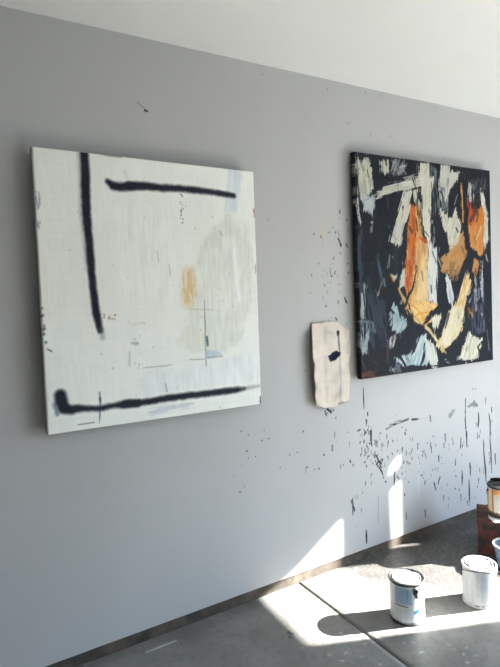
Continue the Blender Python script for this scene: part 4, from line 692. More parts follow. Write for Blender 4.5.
('stroke',(92, 94, 96),[[2109,737],[2111,702]],{'ws':[4.154659937044078,2.4571550162823845],'soft':2.5,'rough':4,'op':0.6}),
('stroke',(26, 29, 33),[[2121,692],[2117,681]],{'ws':[6.126799041119167,4.782587686608881],'soft':2.5,'rough':4,'op':1}),
('stroke',(26, 29, 33),[[2180,768],[2182,732]],{'ws':[4.857999413418095,3.0193404927295404],'soft':2.5,'rough':4,'op':0.6}),
('stroke',(26, 29, 33),[[2102,656],[2100,622]],{'ws':[5.822103921273819,2.865382602923054],'soft':2.5,'rough':4,'op':0.6}),
('stroke',(26, 29, 33),[[2242,546],[2242,540]],{'ws':[7.724705799879141,2.156891554693737],'soft':2.5,'rough':4,'op':0.6}),
('stroke',(26, 29, 33),[[2123,608],[2122,603]],{'ws':[6.122194913609554,2.3059491804731196],'soft':2.5,'rough':4,'op':0.6}),
('stroke',(26, 29, 33),[[2149,751],[2145,740]],{'ws':[8.276805938842976,3.6733607191311752],'soft':2.5,'rough':4,'op':0.6}),
('stroke',(92, 94, 96),[[3284,562],[3291,540]],{'ws':[5.091622637200144,2.6416419566586735],'soft':2.5,'rough':4,'op':1}),
('stroke',(26, 29, 33),[[3145,566],[3151,545]],{'ws':[8.422097116360767,5.695640530776178],'soft':2.5,'rough':4,'op':0.6}),
('stroke',(26, 29, 33),[[3047,499],[3051,485]],{'ws':[5.076961287053736,3.3896482958343483],'soft':2.5,'rough':4,'op':0.6}),
('stroke',(26, 29, 33),[[3241,793],[3237,752]],{'ws':[6.338556414827675,3.2341637156178673],'soft':2.5,'rough':4,'op':0.85}),
('stroke',(92, 94, 96),[[2995,532],[2992,526]],{'ws':[5.914803438603068,2.291132749532538],'soft':2.5,'rough':4,'op':1}),
('stroke',(26, 29, 33),[[3107,131],[3111,126]],{'ws':[6.560650534665548,4.269493041144692],'soft':2.5,'rough':4,'op':1}),
('stroke',(26, 29, 33),[[3152,646],[3155,625]],{'ws':[7.8843260094425744,2.548360430171713],'soft':2.5,'rough':4,'op':0.6}),
('stroke',(92, 94, 96),[[3135,873],[3140,869]],{'ws':[6.249674017845388,5.418196555447177],'soft':2.5,'rough':4,'op':0.85}),
('stroke',(26, 29, 33),[[3064,285],[3066,280]],{'ws':[6.4421315282890035,2.7509104654451946],'soft':2.5,'rough':4,'op':1}),
('stroke',(26, 29, 33),[[3144,544],[3144,530]],{'ws':[7.470075731575748,4.067842623788314],'soft':2.5,'rough':4,'op':1}),
('stroke',(26, 29, 33),[[3149,254],[3145,227]],{'ws':[5.401718204281233,4.851068718712671],'soft':2.5,'rough':4,'op':0.85}),
('stroke',(26, 29, 33),[[3268,346],[3265,325]],{'ws':[5.724783018652653,2.8630211991162318],'soft':2.5,'rough':4,'op':0.6}),
('stroke',(26, 29, 33),[[3301,720],[3305,678]],{'ws':[8.878006344402252,3.1923732954388786],'soft':2.5,'rough':4,'op':1}),
('stroke',(26, 29, 33),[[3402,339],[3409,317]],{'ws':[8.341874769858684,2.938401573398959],'soft':2.5,'rough':4,'op':1}),
('stroke',(26, 29, 33),[[3147,224],[3142,218]],{'ws':[5.916780357460489,3.3127339269091163],'soft':2.5,'rough':4,'op':0.85}),
('stroke',(26, 29, 33),[[3147,631],[3151,603]],{'ws':[5.753591957137155,4.84923876046564],'soft':2.5,'rough':4,'op':1}),
('stroke',(92, 94, 96),[[3266,415],[3266,387]],{'ws':[5.285022970340162,5.411735342538044],'soft':2.5,'rough':4,'op':0.85}),
('stroke',(26, 29, 33),[[3163,551],[3168,523]],{'ws':[8.562100857658749,3.088011743265965],'soft':2.5,'rough':4,'op':0.85}),
('stroke',(92, 94, 96),[[3004,538],[3009,497]],{'ws':[4.361357183140749,2.1414096458878125],'soft':2.5,'rough':4,'op':0.85}),
('stroke',(92, 94, 96),[[3305,629],[3311,615]],{'ws':[7.211595433549821,3.5376495902317346],'soft':2.5,'rough':4,'op':0.85}),
('stroke',(92, 94, 96),[[3290,540],[3292,526]],{'ws':[7.104069141405068,3.643823343897273],'soft':2.5,'rough':4,'op':0.85}),
('stroke',(92, 94, 96),[[3214,484],[3212,443]],{'ws':[8.548063590562844,2.1525428534695132],'soft':2.5,'rough':4,'op':0.6}),
('stroke',(26, 29, 33),[[3133,642],[3138,600]],{'ws':[4.749281443857183,2.7698157212075],'soft':2.5,'rough':4,'op':0.6}),
('stroke',(92, 94, 96),[[3162,401],[3169,395]],{'ws':[4.017485739265937,4.188053235221256],'soft':2.5,'rough':4,'op':1}),
('stroke',(26, 29, 33),[[3177,582],[3172,562]],{'ws':[4.0968288374452815,5.222420028327247],'soft':2.5,'rough':4,'op':0.6}),
('stroke',(92, 94, 96),[[3112,760],[3109,747]],{'ws':[7.108064259933676,3.962617600112891],'soft':2.5,'rough':4,'op':1}),
('stroke',(92, 94, 96),[[3129,359],[3130,338]],{'ws':[5.185148270661153,2.9972098577684534],'soft':2.5,'rough':4,'op':0.85}),
('stroke',(92, 94, 96),[[3104,877],[3111,870]],{'ws':[8.089170400136263,5.542458585047045],'soft':2.5,'rough':4,'op':0.85}),
('stroke',(26, 29, 33),[[3275,378],[3276,336]],{'ws':[6.063531386473343,3.9278850571346755],'soft':2.5,'rough':4,'op':0.85}),
('stroke',(26, 29, 33),[[3160,321],[3162,293]],{'ws':[5.838576261539977,4.731355855669435],'soft':2.5,'rough':4,'op':0.6}),
('stroke',(26, 29, 33),[[1876,1477],[1876,1474]],{'ws':[7.534625400810208,4.4919664186313355],'soft':2.5,'rough':4,'op':0.85}),
('stroke',(26, 29, 33),[[1926,1645],[1925,1637]],{'ws':[7.260001696074241,5.895253122261625],'soft':2.5,'rough':4,'op':0.85}),
('stroke',(26, 29, 33),[[1837,1709],[1836,1707]],{'ws':[5.2598913398185445,4.663096529147551],'soft':2.5,'rough':4,'op':0.85}),
('stroke',(26, 29, 33),[[2040,1709],[2045,1708]],{'ws':[8.354075418501857,2.775204965056213],'soft':2.5,'rough':4,'op':0.85}),
('stroke',(26, 29, 33),[[1914,1877],[1918,1875]],{'ws':[8.163853024786839,5.4222335363341605],'soft':2.5,'rough':4,'op':0.6}),
('stroke',(26, 29, 33),[[1889,1550],[1892,1545]],{'ws':[6.040930530629042,2.567997633843842],'soft':2.5,'rough':4,'op':1}),
('stroke',(92, 94, 96),[[1864,1518],[1861,1514]],{'ws':[4.875417136916402,2.428468094950415],'soft':2.5,'rough':4,'op':0.85}),
('stroke',(26, 29, 33),[[1953,1666],[1950,1664]],{'ws':[6.829600593776832,2.5745529912046714],'soft':2.5,'rough':4,'op':1}),
('stroke',(26, 29, 33),[[1885,1558],[1885,1556]],{'ws':[5.29792353357864,2.2049220845584476],'soft':2.5,'rough':4,'op':0.6}),
('stroke',(26, 29, 33),[[1989,1595],[1988,1592]],{'ws':[4.698662437392696,5.156248337096118],'soft':2.5,'rough':4,'op':0.85}),
('stroke',(26, 29, 33),[[1874,1595],[1872,1586]],{'ws':[7.083537729713552,5.308500248880215],'soft':2.5,'rough':4,'op':0.85}),
('stroke',(92, 94, 96),[[1891,1400],[1891,1395]],{'ws':[8.168591124594172,4.899867744654127],'soft':2.5,'rough':4,'op':0.6}),
('stroke',(26, 29, 33),[[1989,1767],[1987,1765]],{'ws':[4.119956797121607,4.2228599879148065],'soft':2.5,'rough':4,'op':0.6}),
('stroke',(26, 29, 33),[[1911,1604],[1910,1600]],{'ws':[7.834297527643013,3.0597394648228176],'soft':2.5,'rough':4,'op':0.6}),
('stroke',(26, 29, 33),[[1942,1740],[1942,1731]],{'ws':[7.329563206721355,5.210276305256524],'soft':2.5,'rough':4,'op':0.6}),
('stroke',(26, 29, 33),[[1964,1641],[1968,1632]],{'ws':[4.11747390067154,4.307245556735451],'soft':2.5,'rough':4,'op':0.6}),
('stroke',(92, 94, 96),[[1881,1478],[1881,1474]],{'ws':[7.1901405546737935,3.4162022564457204],'soft':2.5,'rough':4,'op':0.85}),
('stroke',(26, 29, 33),[[1972,1549],[1970,1547]],{'ws':[4.9004190270356425,2.1876474244355317],'soft':2.5,'rough':4,'op':0.6}),
('stroke',(26, 29, 33),[[1858,1641],[1856,1639]],{'ws':[5.863996138808783,2.7293737063035355],'soft':2.5,'rough':4,'op':0.6}),
('stroke',(26, 29, 33),[[1967,1596],[1971,1587]],{'ws':[8.1993061435332,5.045965647837112],'soft':2.5,'rough':4,'op':0.6}),
('stroke',(26, 29, 33),[[1947,1655],[1946,1653]],{'ws':[6.366728036204938,5.754772878278215],'soft':2.5,'rough':4,'op':0.85}),
('stroke',(92, 94, 96),[[1859,1530],[1856,1528]],{'ws':[5.950525713998332,5.6835716164775345],'soft':2.5,'rough':4,'op':0.6}),
('stroke',(26, 29, 33),[[1931,1707],[1933,1706]],{'ws':[5.890584934914778,4.575507255056554],'soft':2.5,'rough':4,'op':0.6}),
('stroke',(92, 94, 96),[[1891,1657],[1892,1644]],{'ws':[6.52424932902122,4.270941255236043],'soft':2.5,'rough':4,'op':0.6}),
('stroke',(26, 29, 33),[[1963,1502],[1963,1489]],{'ws':[8.183029285991342,4.0060456463702465],'soft':2.5,'rough':4,'op':0.85}),
('stroke',(26, 29, 33),[[1876,1670],[1876,1669]],{'ws':[5.420882142833069,2.1846397994331013],'soft':2.5,'rough':4,'op':0.6}),
('stroke',(26, 29, 33),[[2044,1951],[2043,1944]],{'ws':[7.114301089680357,2.75317843963952],'soft':2.5,'rough':4,'op':0.85}),
('stroke',(92, 94, 96),[[2058,1771],[2062,1770]],{'ws':[4.555262276311231,2.7477107596462065],'soft':2.5,'rough':4,'op':1}),
('stroke',(92, 94, 96),[[1993,1956],[1994,1955]],{'ws':[8.968422996308163,2.2592938299450376],'soft':2.5,'rough':4,'op':0.6}),
('stroke',(26, 29, 33),[[1962,1878],[1963,1875]],{'ws':[8.327746757374678,2.7839595225173857],'soft':2.5,'rough':4,'op':0.85}),
('stroke',(26, 29, 33),[[2053,1889],[2056,1888]],{'ws':[6.453764560699181,2.9672205171632764],'soft':2.5,'rough':4,'op':0.85}),
('stroke',(92, 94, 96),[[1997,1506],[1995,1505]],{'ws':[5.829253106509674,2.401355932168638],'soft':2.5,'rough':4,'op':0.6}),
('stroke',(92, 94, 96),[[2018,1371],[2015,1369]],{'ws':[4.908517711400108,3.55453032348026],'soft':2.5,'rough':4,'op':1}),
('stroke',(26, 29, 33),[[1908,1416],[1910,1414]],{'ws':[6.661230848327643,3.265619989531188],'soft':2.5,'rough':4,'op':1}),
('stroke',(26, 29, 33),[[2046,1657],[2049,1653]],{'ws':[7.4992909548927305,5.378608334949854],'soft':2.5,'rough':4,'op':0.85}),
('stroke',(26, 29, 33),[[1944,1907],[1942,1905]],{'ws':[7.468775249292562,3.865847022573709],'soft':2.5,'rough':4,'op':0.6}),
('stroke',(26, 29, 33),[[1812,1868],[1811,1865]],{'ws':[4.980782136620602,5.97935039010712],'soft':2.5,'rough':4,'op':1}),
('stroke',(92, 94, 96),[[1772,1551],[1770,1548]],{'ws':[4.357257188529835,3.063328040382912],'soft':2.5,'rough':4,'op':0.85}),
('stroke',(26, 29, 33),[[1996,1766],[1993,1759]],{'ws':[4.475287748364849,4.055337479818519],'soft':2.5,'rough':4,'op':0.85}),
('stroke',(26, 29, 33),[[1787,1646],[1790,1644]],{'ws':[8.760068873110122,2.312655528684908],'soft':2.5,'rough':4,'op':1}),
('stroke',(26, 29, 33),[[1850,1396],[1850,1392]],{'ws':[5.101903894856922,4.558632256513574],'soft':2.5,'rough':4,'op':0.85}),
('stroke',(26, 29, 33),[[1859,1854],[1857,1847]],{'ws':[7.308617945570778,2.0507554016132254],'soft':2.5,'rough':4,'op':1}),
('stroke',(26, 29, 33),[[2040,210],[2044,203]],{'ws':[5.940473594540501,3.113285581516303],'soft':2.5,'rough':4,'op':0.6}),
('stroke',(26, 29, 33),[[2091,688],[2088,683]],{'ws':[8.482592277572872,2.353541606369385],'soft':2.5,'rough':4,'op':0.85}),
('stroke',(92, 94, 96),[[2056,383],[2058,364]],{'ws':[8.365623482437126,4.6718858967124675],'soft':2.5,'rough':4,'op':0.6}),
('stroke',(26, 29, 33),[[2010,365],[2009,331]],{'ws':[7.2596033664622075,2.2436335078003076],'soft':2.5,'rough':4,'op':0.6}),
('stroke',(26, 29, 33),[[2169,444],[2166,421]],{'ws':[6.706805419215746,2.4400557278880526],'soft':2.5,'rough':4,'op':0.6}),
('stroke',(92, 94, 96),[[2082,301],[2085,277]],{'ws':[6.589283398902327,4.337176299376107],'soft':2.5,'rough':4,'op':0.85}),
('stroke',(26, 29, 33),[[2029,322],[2032,298]],{'ws':[4.018034173803454,5.833364148406643],'soft':2.5,'rough':4,'op':1}),
('stroke',(26, 29, 33),[[2011,597],[2015,584]],{'ws':[6.368781297505183,5.536069009294749],'soft':2.5,'rough':4,'op':0.85}),
('stroke',(92, 94, 96),[[2040,385],[2043,366]],{'ws':[4.120915662828566,3.4044201795144073],'soft':2.5,'rough':4,'op':1}),
('stroke',(26, 29, 33),[[1961,583],[1962,577]],{'ws':[4.622953514298017,4.271497346099151],'soft':2.5,'rough':4,'op':0.6}),
('stroke',(26, 29, 33),[[2031,570],[2034,558]],{'ws':[5.233876108779839,3.655690654109985],'soft':2.5,'rough':4,'op':0.6}),
('stroke',(26, 29, 33),[[2098,393],[2098,387]],{'ws':[8.253699514961086,2.4173794928096055],'soft':2.5,'rough':4,'op':1}),
('stroke',(26, 29, 33),[[1919,857],[1920,854]],{'ws':[8.319238503010888,5.855072412459181],'soft':2.5,'rough':4,'op':0.85}),
('stroke',(92, 94, 96),[[1888,909],[1890,907]],{'ws':[4.782768364777201,4.124298114139175],'soft':2.5,'rough':4,'op':0.6}),
('stroke',(26, 29, 33),[[1851,893],[1850,891]],{'ws':[5.073302152038577,4.146914396040084],'soft':2.5,'rough':4,'op':1}),
('stroke',(26, 29, 33),[[1901,904],[1905,890]],{'ws':[6.80051331767619,2.5515356829140265],'soft':2.5,'rough':4,'op':1}),
('stroke',(26, 29, 33),[[1890,901],[1891,897]],{'ws':[5.10024326919981,2.3378256985322707],'soft':2.5,'rough':4,'op':0.85}),
('stroke',(26, 29, 33),[[1847,888],[1844,882]],{'ws':[8.178250712569376,2.24694538602995],'soft':2.5,'rough':4,'op':1}),
('stroke',(26, 29, 33),[[1859,892],[1862,888]],{'ws':[4.162012812287146,3.438397094130975],'soft':2.5,'rough':4,'op':0.6}),
('stroke',(26, 29, 33),[[1844,907],[1846,905]],{'ws':[4.524620451296781,4.750301468174511],'soft':2.5,'rough':4,'op':0.85}),
('stroke',(92, 94, 96),[[1905,900],[1902,893]],{'ws':[7.813288569056778,2.2241930161456],'soft':2.5,'rough':4,'op':0.6}),
('stroke',(26, 29, 33),[[1844,904],[1841,898]],{'ws':[5.259841307605232,3.080481314888401],'soft':2.5,'rough':4,'op':0.85}),
('stroke',(26, 29, 33),[[2903,242],[2906,235]],{'ws':[4.427314467604636,5.936399943390571],'soft':2.5,'rough':4,'op':0.85}),
('stroke',(92, 94, 96),[[2920,145],[2923,138]],{'ws':[4.28370212762522,5.054325177977393],'soft':2.5,'rough':4,'op':0.6}),
('stroke',(92, 94, 96),[[2931,174],[2934,166]],{'ws':[4.1117252415789585,5.737311204757002],'soft':2.5,'rough':4,'op':0.6}),
('stroke',(26, 29, 33),[[2960,185],[2962,144]],{'ws':[8.918456819411961,5.667007709182498],'soft':2.5,'rough':4,'op':0.6}),
('stroke',(26, 29, 33),[[2995,152],[2995,145]],{'ws':[6.184392727954848,2.4719140960276405],'soft':2.5,'rough':4,'op':0.85}),
('stroke',(92, 94, 96),[[3133,204],[3132,197]],{'ws':[8.158231040392739,4.847891989744813],'soft':2.5,'rough':4,'op':1}),
('stroke',(92, 94, 96),[[3048,127],[3045,120]],{'ws':[6.0740989343875516,4.145313803553221],'soft':2.5,'rough':4,'op':0.6}),
('stroke',(26, 29, 33),[[3025,127],[3025,100]],{'ws':[5.887633919726715,4.697462192264373],'soft':2.5,'rough':4,'op':0.85}),
('stroke',(26, 29, 33),[[2791,217],[2791,191]],{'ws':[6.747711082635162,5.4197293271574],'soft':2.5,'rough':4,'op':1}),
('stroke',(26, 29, 33),[[2962,173],[2961,166]],{'ws':[8.01477230787167,4.7349698957370485],'soft':2.5,'rough':4,'op':0.85}),
('stroke',(92, 94, 96),[[2771,276],[2768,257]],{'ws':[7.519182055466246,3.5853689708716265],'soft':2.5,'rough':4,'op':0.6}),
('stroke',(26, 29, 33),[[2944,228],[2944,215]],{'ws':[4.225611264148941,5.686817737346177],'soft':2.5,'rough':4,'op':0.85}),
('stroke',(92, 94, 96),[[2834,145],[2829,120]],{'ws':[4.898569001843929,3.6550478908310127],'soft':2.5,'rough':4,'op':1}),
('stroke',(26, 29, 33),[[2839,191],[2841,177]],{'ws':[7.397176388895113,4.002481575233719],'soft':2.5,'rough':4,'op':0.6}),
('stroke',(26, 29, 33),[[1257,664],[1256,663]],{'ws':[4.757781730842156,5.803305446232233],'soft':2.5,'rough':4,'op':0.85}),
('stroke',(26, 29, 33),[[1795,819],[1793,818]],{'ws':[6.674856921195374,4.439322213654901],'soft':2.5,'rough':4,'op':0.6}),
('stroke',(92, 94, 96),[[1348,853],[1351,851]],{'ws':[7.446390789913243,3.4560822578948596],'soft':2.5,'rough':4,'op':1}),
('stroke',(26, 29, 33),[[1786,595],[1785,593]],{'ws':[4.862469655916418,5.557363696502634],'soft':2.5,'rough':4,'op':1}),
('stroke',(26, 29, 33),[[1430,813],[1428,812]],{'ws':[4.145004625806526,5.174484469818649],'soft':2.5,'rough':4,'op':1}),
('stroke',(26, 29, 33),[[1336,774],[1337,772]],{'ws':[7.669585740669389,4.138214193295981],'soft':2.5,'rough':4,'op':1}),
('stroke',(26, 29, 33),[[1708,619],[1708,616]],{'ws':[7.8997347788021415,4.607291483500093],'soft':2.5,'rough':4,'op':1}),
('stroke',(26, 29, 33),[[1387,738],[1386,736]],{'ws':[7.200346399308943,3.0828921069508626],'soft':2.5,'rough':4,'op':1}),
('stroke',(26, 29, 33),[[1468,815],[1472,814]],{'ws':[7.713889087430772,3.2093155354777094],'soft':2.5,'rough':4,'op':0.6}),
('stroke',(26, 29, 33),[[1301,709],[1301,708]],{'ws':[5.768078501228823,2.563381465120107],'soft':2.5,'rough':4,'op':1}),
('stroke',(26, 29, 33),[[1690,817],[1694,812]],{'ws':[7.425676747196489,5.421264141042193],'soft':2.5,'rough':4,'op':1}),
('stroke',(26, 29, 33),[[1596,706],[1598,705]],{'ws':[7.062621559910292,5.701135790274037],'soft':2.5,'rough':4,'op':1}),
('stroke',(26, 29, 33),[[1310,880],[1310,877]],{'ws':[6.787864988295003,5.890163180188885],'soft':2.5,'rough':4,'op':1}),
('stroke',(26, 29, 33),[[1286,577],[1288,574]],{'ws':[8.694441637066603,5.9041008514529],'soft':2.5,'rough':4,'op':0.6})]
FLOOR_MARKS = [
('poly',(62, 61, 60),[[1886,-11],[2354,11],[2836,72],[3344,79],[3441,4],[2608,-604],[2285,-734],[2185,-554],[2104,-402],[1946,-239]],{'soft':60,'rough':70,'dry':0.16,'op':0.9,'dots':1,'var':0.5}),  # dark speckled grit; its colour also deepens the shaded floor
('stroke',(40, 40, 42),[[1330,-313],[1337,-335]],{'w':18,'soft':6,'rough':12,'dry':0.3}),
('stroke',(48, 48, 50),[[1313,-346],[1320,-359]],{'w':9,'soft':5,'rough':8}),
('stroke',(205, 212, 220),[[736,-74],[801,-74],[879,-72]],{'ws':[3,9,5],'soft':6}),  # thin glint along the curb, painted as a pale streak
('stroke',(206, 206, 200),[[1826,-908],[1816,-902]],{'w':6.95324467109678,'soft':5,'op':0.6428601308592283}),
('stroke',(206, 206, 200),[[1715,-751],[1730,-757]],{'w':6.596231108796941,'soft':5,'op':0.7797373448054221}),
('stroke',(206, 206, 200),[[1383,-382],[1392,-393]],{'w':4.120314822130039,'soft':5,'op':0.3159808216583628}),
('stroke',(206, 206, 200),[[1848,-863],[1850,-865]],{'w':7.786878946082661,'soft':5,'op':0.7039034697527216}),
('stroke',(206, 206, 200),[[1366,-358],[1373,-368]],{'w':8.166920566262103,'soft':5,'op':0.5038127271480004}),
('stroke',(206, 206, 200),[[1566,-576],[1554,-571]],{'w':5.311317721300348,'soft':5,'op':0.5928181155387005}),
('stroke',(206, 206, 200),[[1701,-668],[1707,-672]],{'w':5.171932478659348,'soft':5,'op':0.7409337208203874}),
('stroke',(206, 206, 200),[[1482,-463],[1477,-459]],{'w':7.9182933762206265,'soft':5,'op':0.46644157538124864}),
('stroke',(206, 206, 200),[[1453,-578],[1448,-576]],{'w':5.274640656016247,'soft':5,'op':0.7385035076079846}),
('stroke',(206, 206, 200),[[1476,-482],[1473,-478]],{'w':7.632208638056284,'soft':5,'op':0.6370638751777042}),
('stroke',(206, 206, 200),[[1848,-825],[1838,-821]],{'w':5.22222514605562,'soft':5,'op':0.40891911776706746}),
('stroke',(206, 206, 200),[[1524,-712],[1524,-710]],{'w':8.555018770439993,'soft':5,'op':0.795226505530406}),
('stroke',(206, 206, 200),[[1636,-567],[1643,-575]],{'w':5.690785549304296,'soft':5,'op':0.6952157169838624}),
('stroke',(206, 206, 200),[[1606,-588],[1609,-593]],{'w':6.379273286997042,'soft':5,'op':0.709168645411224}),
('stroke',(206, 206, 200),[[1317,-443],[1318,-439]],{'w':8.57265217447646,'soft':5,'op':0.3717338549630521}),
('stroke',(206, 206, 200),[[1400,-598],[1410,-609]],{'w':5.7095688037036165,'soft':5,'op':0.7653661479661915}),
('stroke',(206, 206, 200),[[1378,-542],[1392,-548]],{'w':4.678491693051198,'soft':5,'op':0.6391057596988325}),
('stroke',(206, 206, 200),[[1877,-893],[1890,-901]],{'w':5.861567226306087,'soft':5,'op':0.36007145316810807}),
('stroke',(206, 206, 200),[[1437,-639],[1430,-631]],{'w':5.737635086340758,'soft':5,'op':0.3246249218401717}),
('stroke',(206, 206, 200),[[1571,-535],[1563,-529]],{'w':6.701591805223058,'soft':5,'op':0.583852005163046}),
('stroke',(206, 206, 200),[[1831,-810],[1846,-817]],{'w':5.114706919212432,'soft':5,'op':0.3383462940218513}),
('stroke',(206, 206, 200),[[1486,-629],[1498,-637]],{'w':4.801662875903249,'soft':5,'op':0.46520839794800384}),
('stroke',(206, 206, 200),[[1738,-683],[1744,-692]],{'w':6.298759607609275,'soft':5,'op':0.6015518449148524}),
('stroke',(206, 206, 200),[[1899,-841],[1890,-840]],{'w':8.889541964176264,'soft':5,'op':0.31221581339427235}),
('stroke',(206, 206, 200),[[1854,-793],[1847,-784]],{'w':4.8651682883945195,'soft':5,'op':0.6681933277197079}),
('stroke',(206, 206, 200),[[1528,-458],[1520,-456]],{'w':6.4958813045991946,'soft':5,'op':0.6263993079332355}),
('stroke',(150, 148, 140),[[2429,-131],[2422,-122]],{'w':6.415444101140131,'soft':9,'op':0.2781736318348259}),
('stroke',(150, 148, 140),[[2459,-206],[2457,-207]],{'w':9.171021950718943,'soft':9,'op':0.3069724749259664}),
('stroke',(150, 148, 140),[[2530,-316],[2528,-315]],{'w':10.603403900294417,'soft':9,'op':0.29973016369953487}),
('stroke',(150, 148, 140),[[2606,-276],[2609,-285]],{'w':14.819850061689543,'soft':9,'op':0.2487849998512025}),
('stroke',(150, 148, 140),[[2311,-261],[2311,-256]],{'w':13.23393174361578,'soft':9,'op':0.2705352274066539}),
('stroke',(150, 148, 140),[[2483,-164],[2494,-168]],{'w':6.969346063871264,'soft':9,'op':0.40619140938640413}),
('stroke',(150, 148, 140),[[2315,-152],[2311,-157]],{'w':11.142040822699615,'soft':9,'op':0.31368273053828494}),
('stroke',(150, 148, 140),[[2183,-38],[2178,-35]],{'w':12.318870005657242,'soft':9,'op':0.33867675525626795}),
('stroke',(150, 148, 140),[[2219,-65],[2217,-66]],{'w':15.701253699301963,'soft':9,'op':0.2840366293605467}),
('stroke',(150, 148, 140),[[2437,-109],[2446,-110]],{'w':14.290624871745692,'soft':9,'op':0.4393854000606715}),
('stroke',(150, 148, 140),[[2223,-175],[2223,-175]],{'w':11.55173382596513,'soft':9,'op':0.48376511873110456}),
('stroke',(150, 148, 140),[[2387,-184],[2379,-185]],{'w':11.03024015597589,'soft':9,'op':0.3027450068138252}),
('stroke',(150, 148, 140),[[2310,-53],[2313,-61]],{'w':15.786782463486771,'soft':9,'op':0.47513226373778467}),
('stroke',(150, 148, 140),[[2412,-287],[2413,-293]],{'w':14.012772417142129,'soft':9,'op':0.25286698367664673}),
('stroke',(150, 148, 140),[[2552,-256],[2542,-257]],{'w':6.2286079493287225,'soft':9,'op':0.3535439528329365}),
('stroke',(150, 148, 140),[[2276,-185],[2273,-191]],{'w':15.325011442583307,'soft':9,'op':0.39328349053592776}),
('stroke',(150, 148, 140),[[2182,-83],[2170,-83]],{'w':14.71352489217683,'soft':9,'op':0.29318904113969213}),
('stroke',(150, 148, 140),[[2227,-124],[2227,-132]],{'w':12.22886982925267,'soft':9,'op':0.2375831546241562}),
('stroke',(150, 148, 140),[[2561,-193],[2564,-201]],{'w':13.853595372426721,'soft':9,'op':0.462077603494763}),
('stroke',(150, 148, 140),[[2342,-273],[2344,-275]],{'w':9.844739400673443,'soft':9,'op':0.3060156234481974}),
('stroke',(150, 148, 140),[[2246,11],[2255,9]],{'w':12.536240176730931,'soft':9,'op':0.4325826744385576}),
('stroke',(150, 148, 140),[[2465,-250],[2464,-246]],{'w':7.873344781020252,'soft':9,'op':0.3943518823389819}),
('stroke',(150, 148, 140),[[2389,-307],[2381,-309]],{'w':15.115119056897473,'soft':9,'op':0.28716201528800783}),
('stroke',(150, 148, 140),[[2550,-341],[2555,-350]],{'w':9.332781203771258,'soft':9,'op':0.28378913451172844}),
('stroke',(150, 148, 140),[[2399,-195],[2387,-192]],{'w':11.354575220514953,'soft':9,'op':0.3419089572650913}),
('stroke',(150, 148, 140),[[2533,-227],[2526,-224]],{'w':8.41324077800316,'soft':9,'op':0.2982506269178767})]
RAG_MARKS = [
('poly',(24, 26, 44),[[106,278],[128,298],[163,309],[195,298],[187,274],[158,257],[122,255]],{'soft':5,'rough':8}),
('stroke',(20, 22, 26),[[181,410],[181,393]],{'ws':[18,14],'soft':5}),
('stroke',(84, 82, 84),[[184,393],[184,349],[188,310]],{'ws':[8,11,9],'soft':6}),
('stroke',(150, 148, 158),[[187,266],[187,143],[181,21]],{'ws':[10,13,10],'soft':10,'dry':0.2,'op':0.8}),
('stroke',(172, 168, 166),[[92,437],[89,362]],{'w':22,'soft':16,'op':0.6}),
('stroke',(150, 154, 160),[[112,414],[140,407]],{'w':14,'soft':12,'op':0.5}),
('stroke',(176, 166, 156),[[85,275],[88,45]],{'w':16,'soft':16,'op':0.6}),
('stroke',(120, 112, 112),[[171,12],[237,20]],{'w':16,'soft':10,'dry':0.2,'op':0.8}),
('stroke',(182, 172, 160),[[59,158],[156,136]],{'w':20,'soft':16,'op':0.5}),
('stroke',(96, 76, 70),[[5,471],[87,470]],{'w':7,'soft':5,'op':0.8})]
RAG_OUTLINE = [[2,473],[80,470],[166,468],[219,440],[265,410],[260,361],[269,297],[251,233],[258,158],[252,114],[243,13],[175,6],[134,0],[70,7],[18,27],[6,79],[14,130],[5,185],[14,249],[2,277],[3,363],[0,427]]
RAG_X, RAG_Z = 1.7557, 0.9233
LEFT_X,LEFT_Z,LEFT_W,LEFT_H=0.3888,1.0200,1.0029,1.1282
RIGHT_X,RIGHT_Z,RIGHT_W,RIGHT_H=2.0677,1.0586,1.1848,1.2548
NAIL_POS=(1.9369,1.3296)
CAM_RIGHT=(0.854429, -0.517714, -0.04386)
CAM_UP=(0.067233, 0.026463, 0.997386)
CAM_FWD=(0.5152, 0.855145, -0.057418)
F_PX=538.660

SC = bpy.context.scene
COL = SC.collection

# ------------------------------------------------------------------ helpers
def lin(c):
    c = np.asarray(c, dtype=np.float64) / 255.0
    return np.where(c <= 0.04045, c / 12.92, ((c + 0.055) / 1.055) ** 2.4)

def tag(o, label=None, cat=None, group=None, kind=None):
    if label: o['label'] = label
    if cat: o['category'] = cat
    if group: o['group'] = group
    if kind: o['kind'] = kind
    return o

def link(name, me, mats, parent=None, loc=None):
    o = bpy.data.objects.new(name, me)
    COL.objects.link(o)
    for m in (mats if isinstance(mats, (list, tuple)) else [mats]):
        me.materials.append(m)
    if parent is not None: o.parent = parent
    if loc is not None: o.location = loc
    return o

def obj(name, bm, mat, parent=None, loc=None, smooth=False):
    me = bpy.data.meshes.new(name)
    bmesh.ops.recalc_face_normals(bm, faces=bm.faces[:])
    bm.to_mesh(me); bm.free()
    if smooth:
        for p in me.polygons: p.use_smooth = True
    return link(name, me, mat, parent, loc)

def thing(name, loc, label, cat, rz=0.0, group=None):
    o = bpy.data.objects.new(name, None)
    o.empty_display_size = 0.05
    COL.objects.link(o)
    o.location = loc; o.rotation_euler = (0, 0, rz)
    return tag(o, label, cat, group)

def add_box(bm, x0, x1, y0, y1, z0, z1, bevel=0.0):
    r = bmesh.ops.create_cube(bm, size=1.0)
    vs = r['verts']
    for v in vs:
        v.co = Vector(((x0 + x1) / 2 + v.co.x * (x1 - x0), (y0 + y1) / 2 + v.co.y * (y1 - y0), (z0 + z1) / 2 + v.co.z * (z1 - z0)))
    if bevel:
        es = list({e for v in vs for e in v.link_edges})
        bmesh.ops.bevel(bm, geom=es, offset=bevel, segments=2, affect='EDGES', profile=0.6)

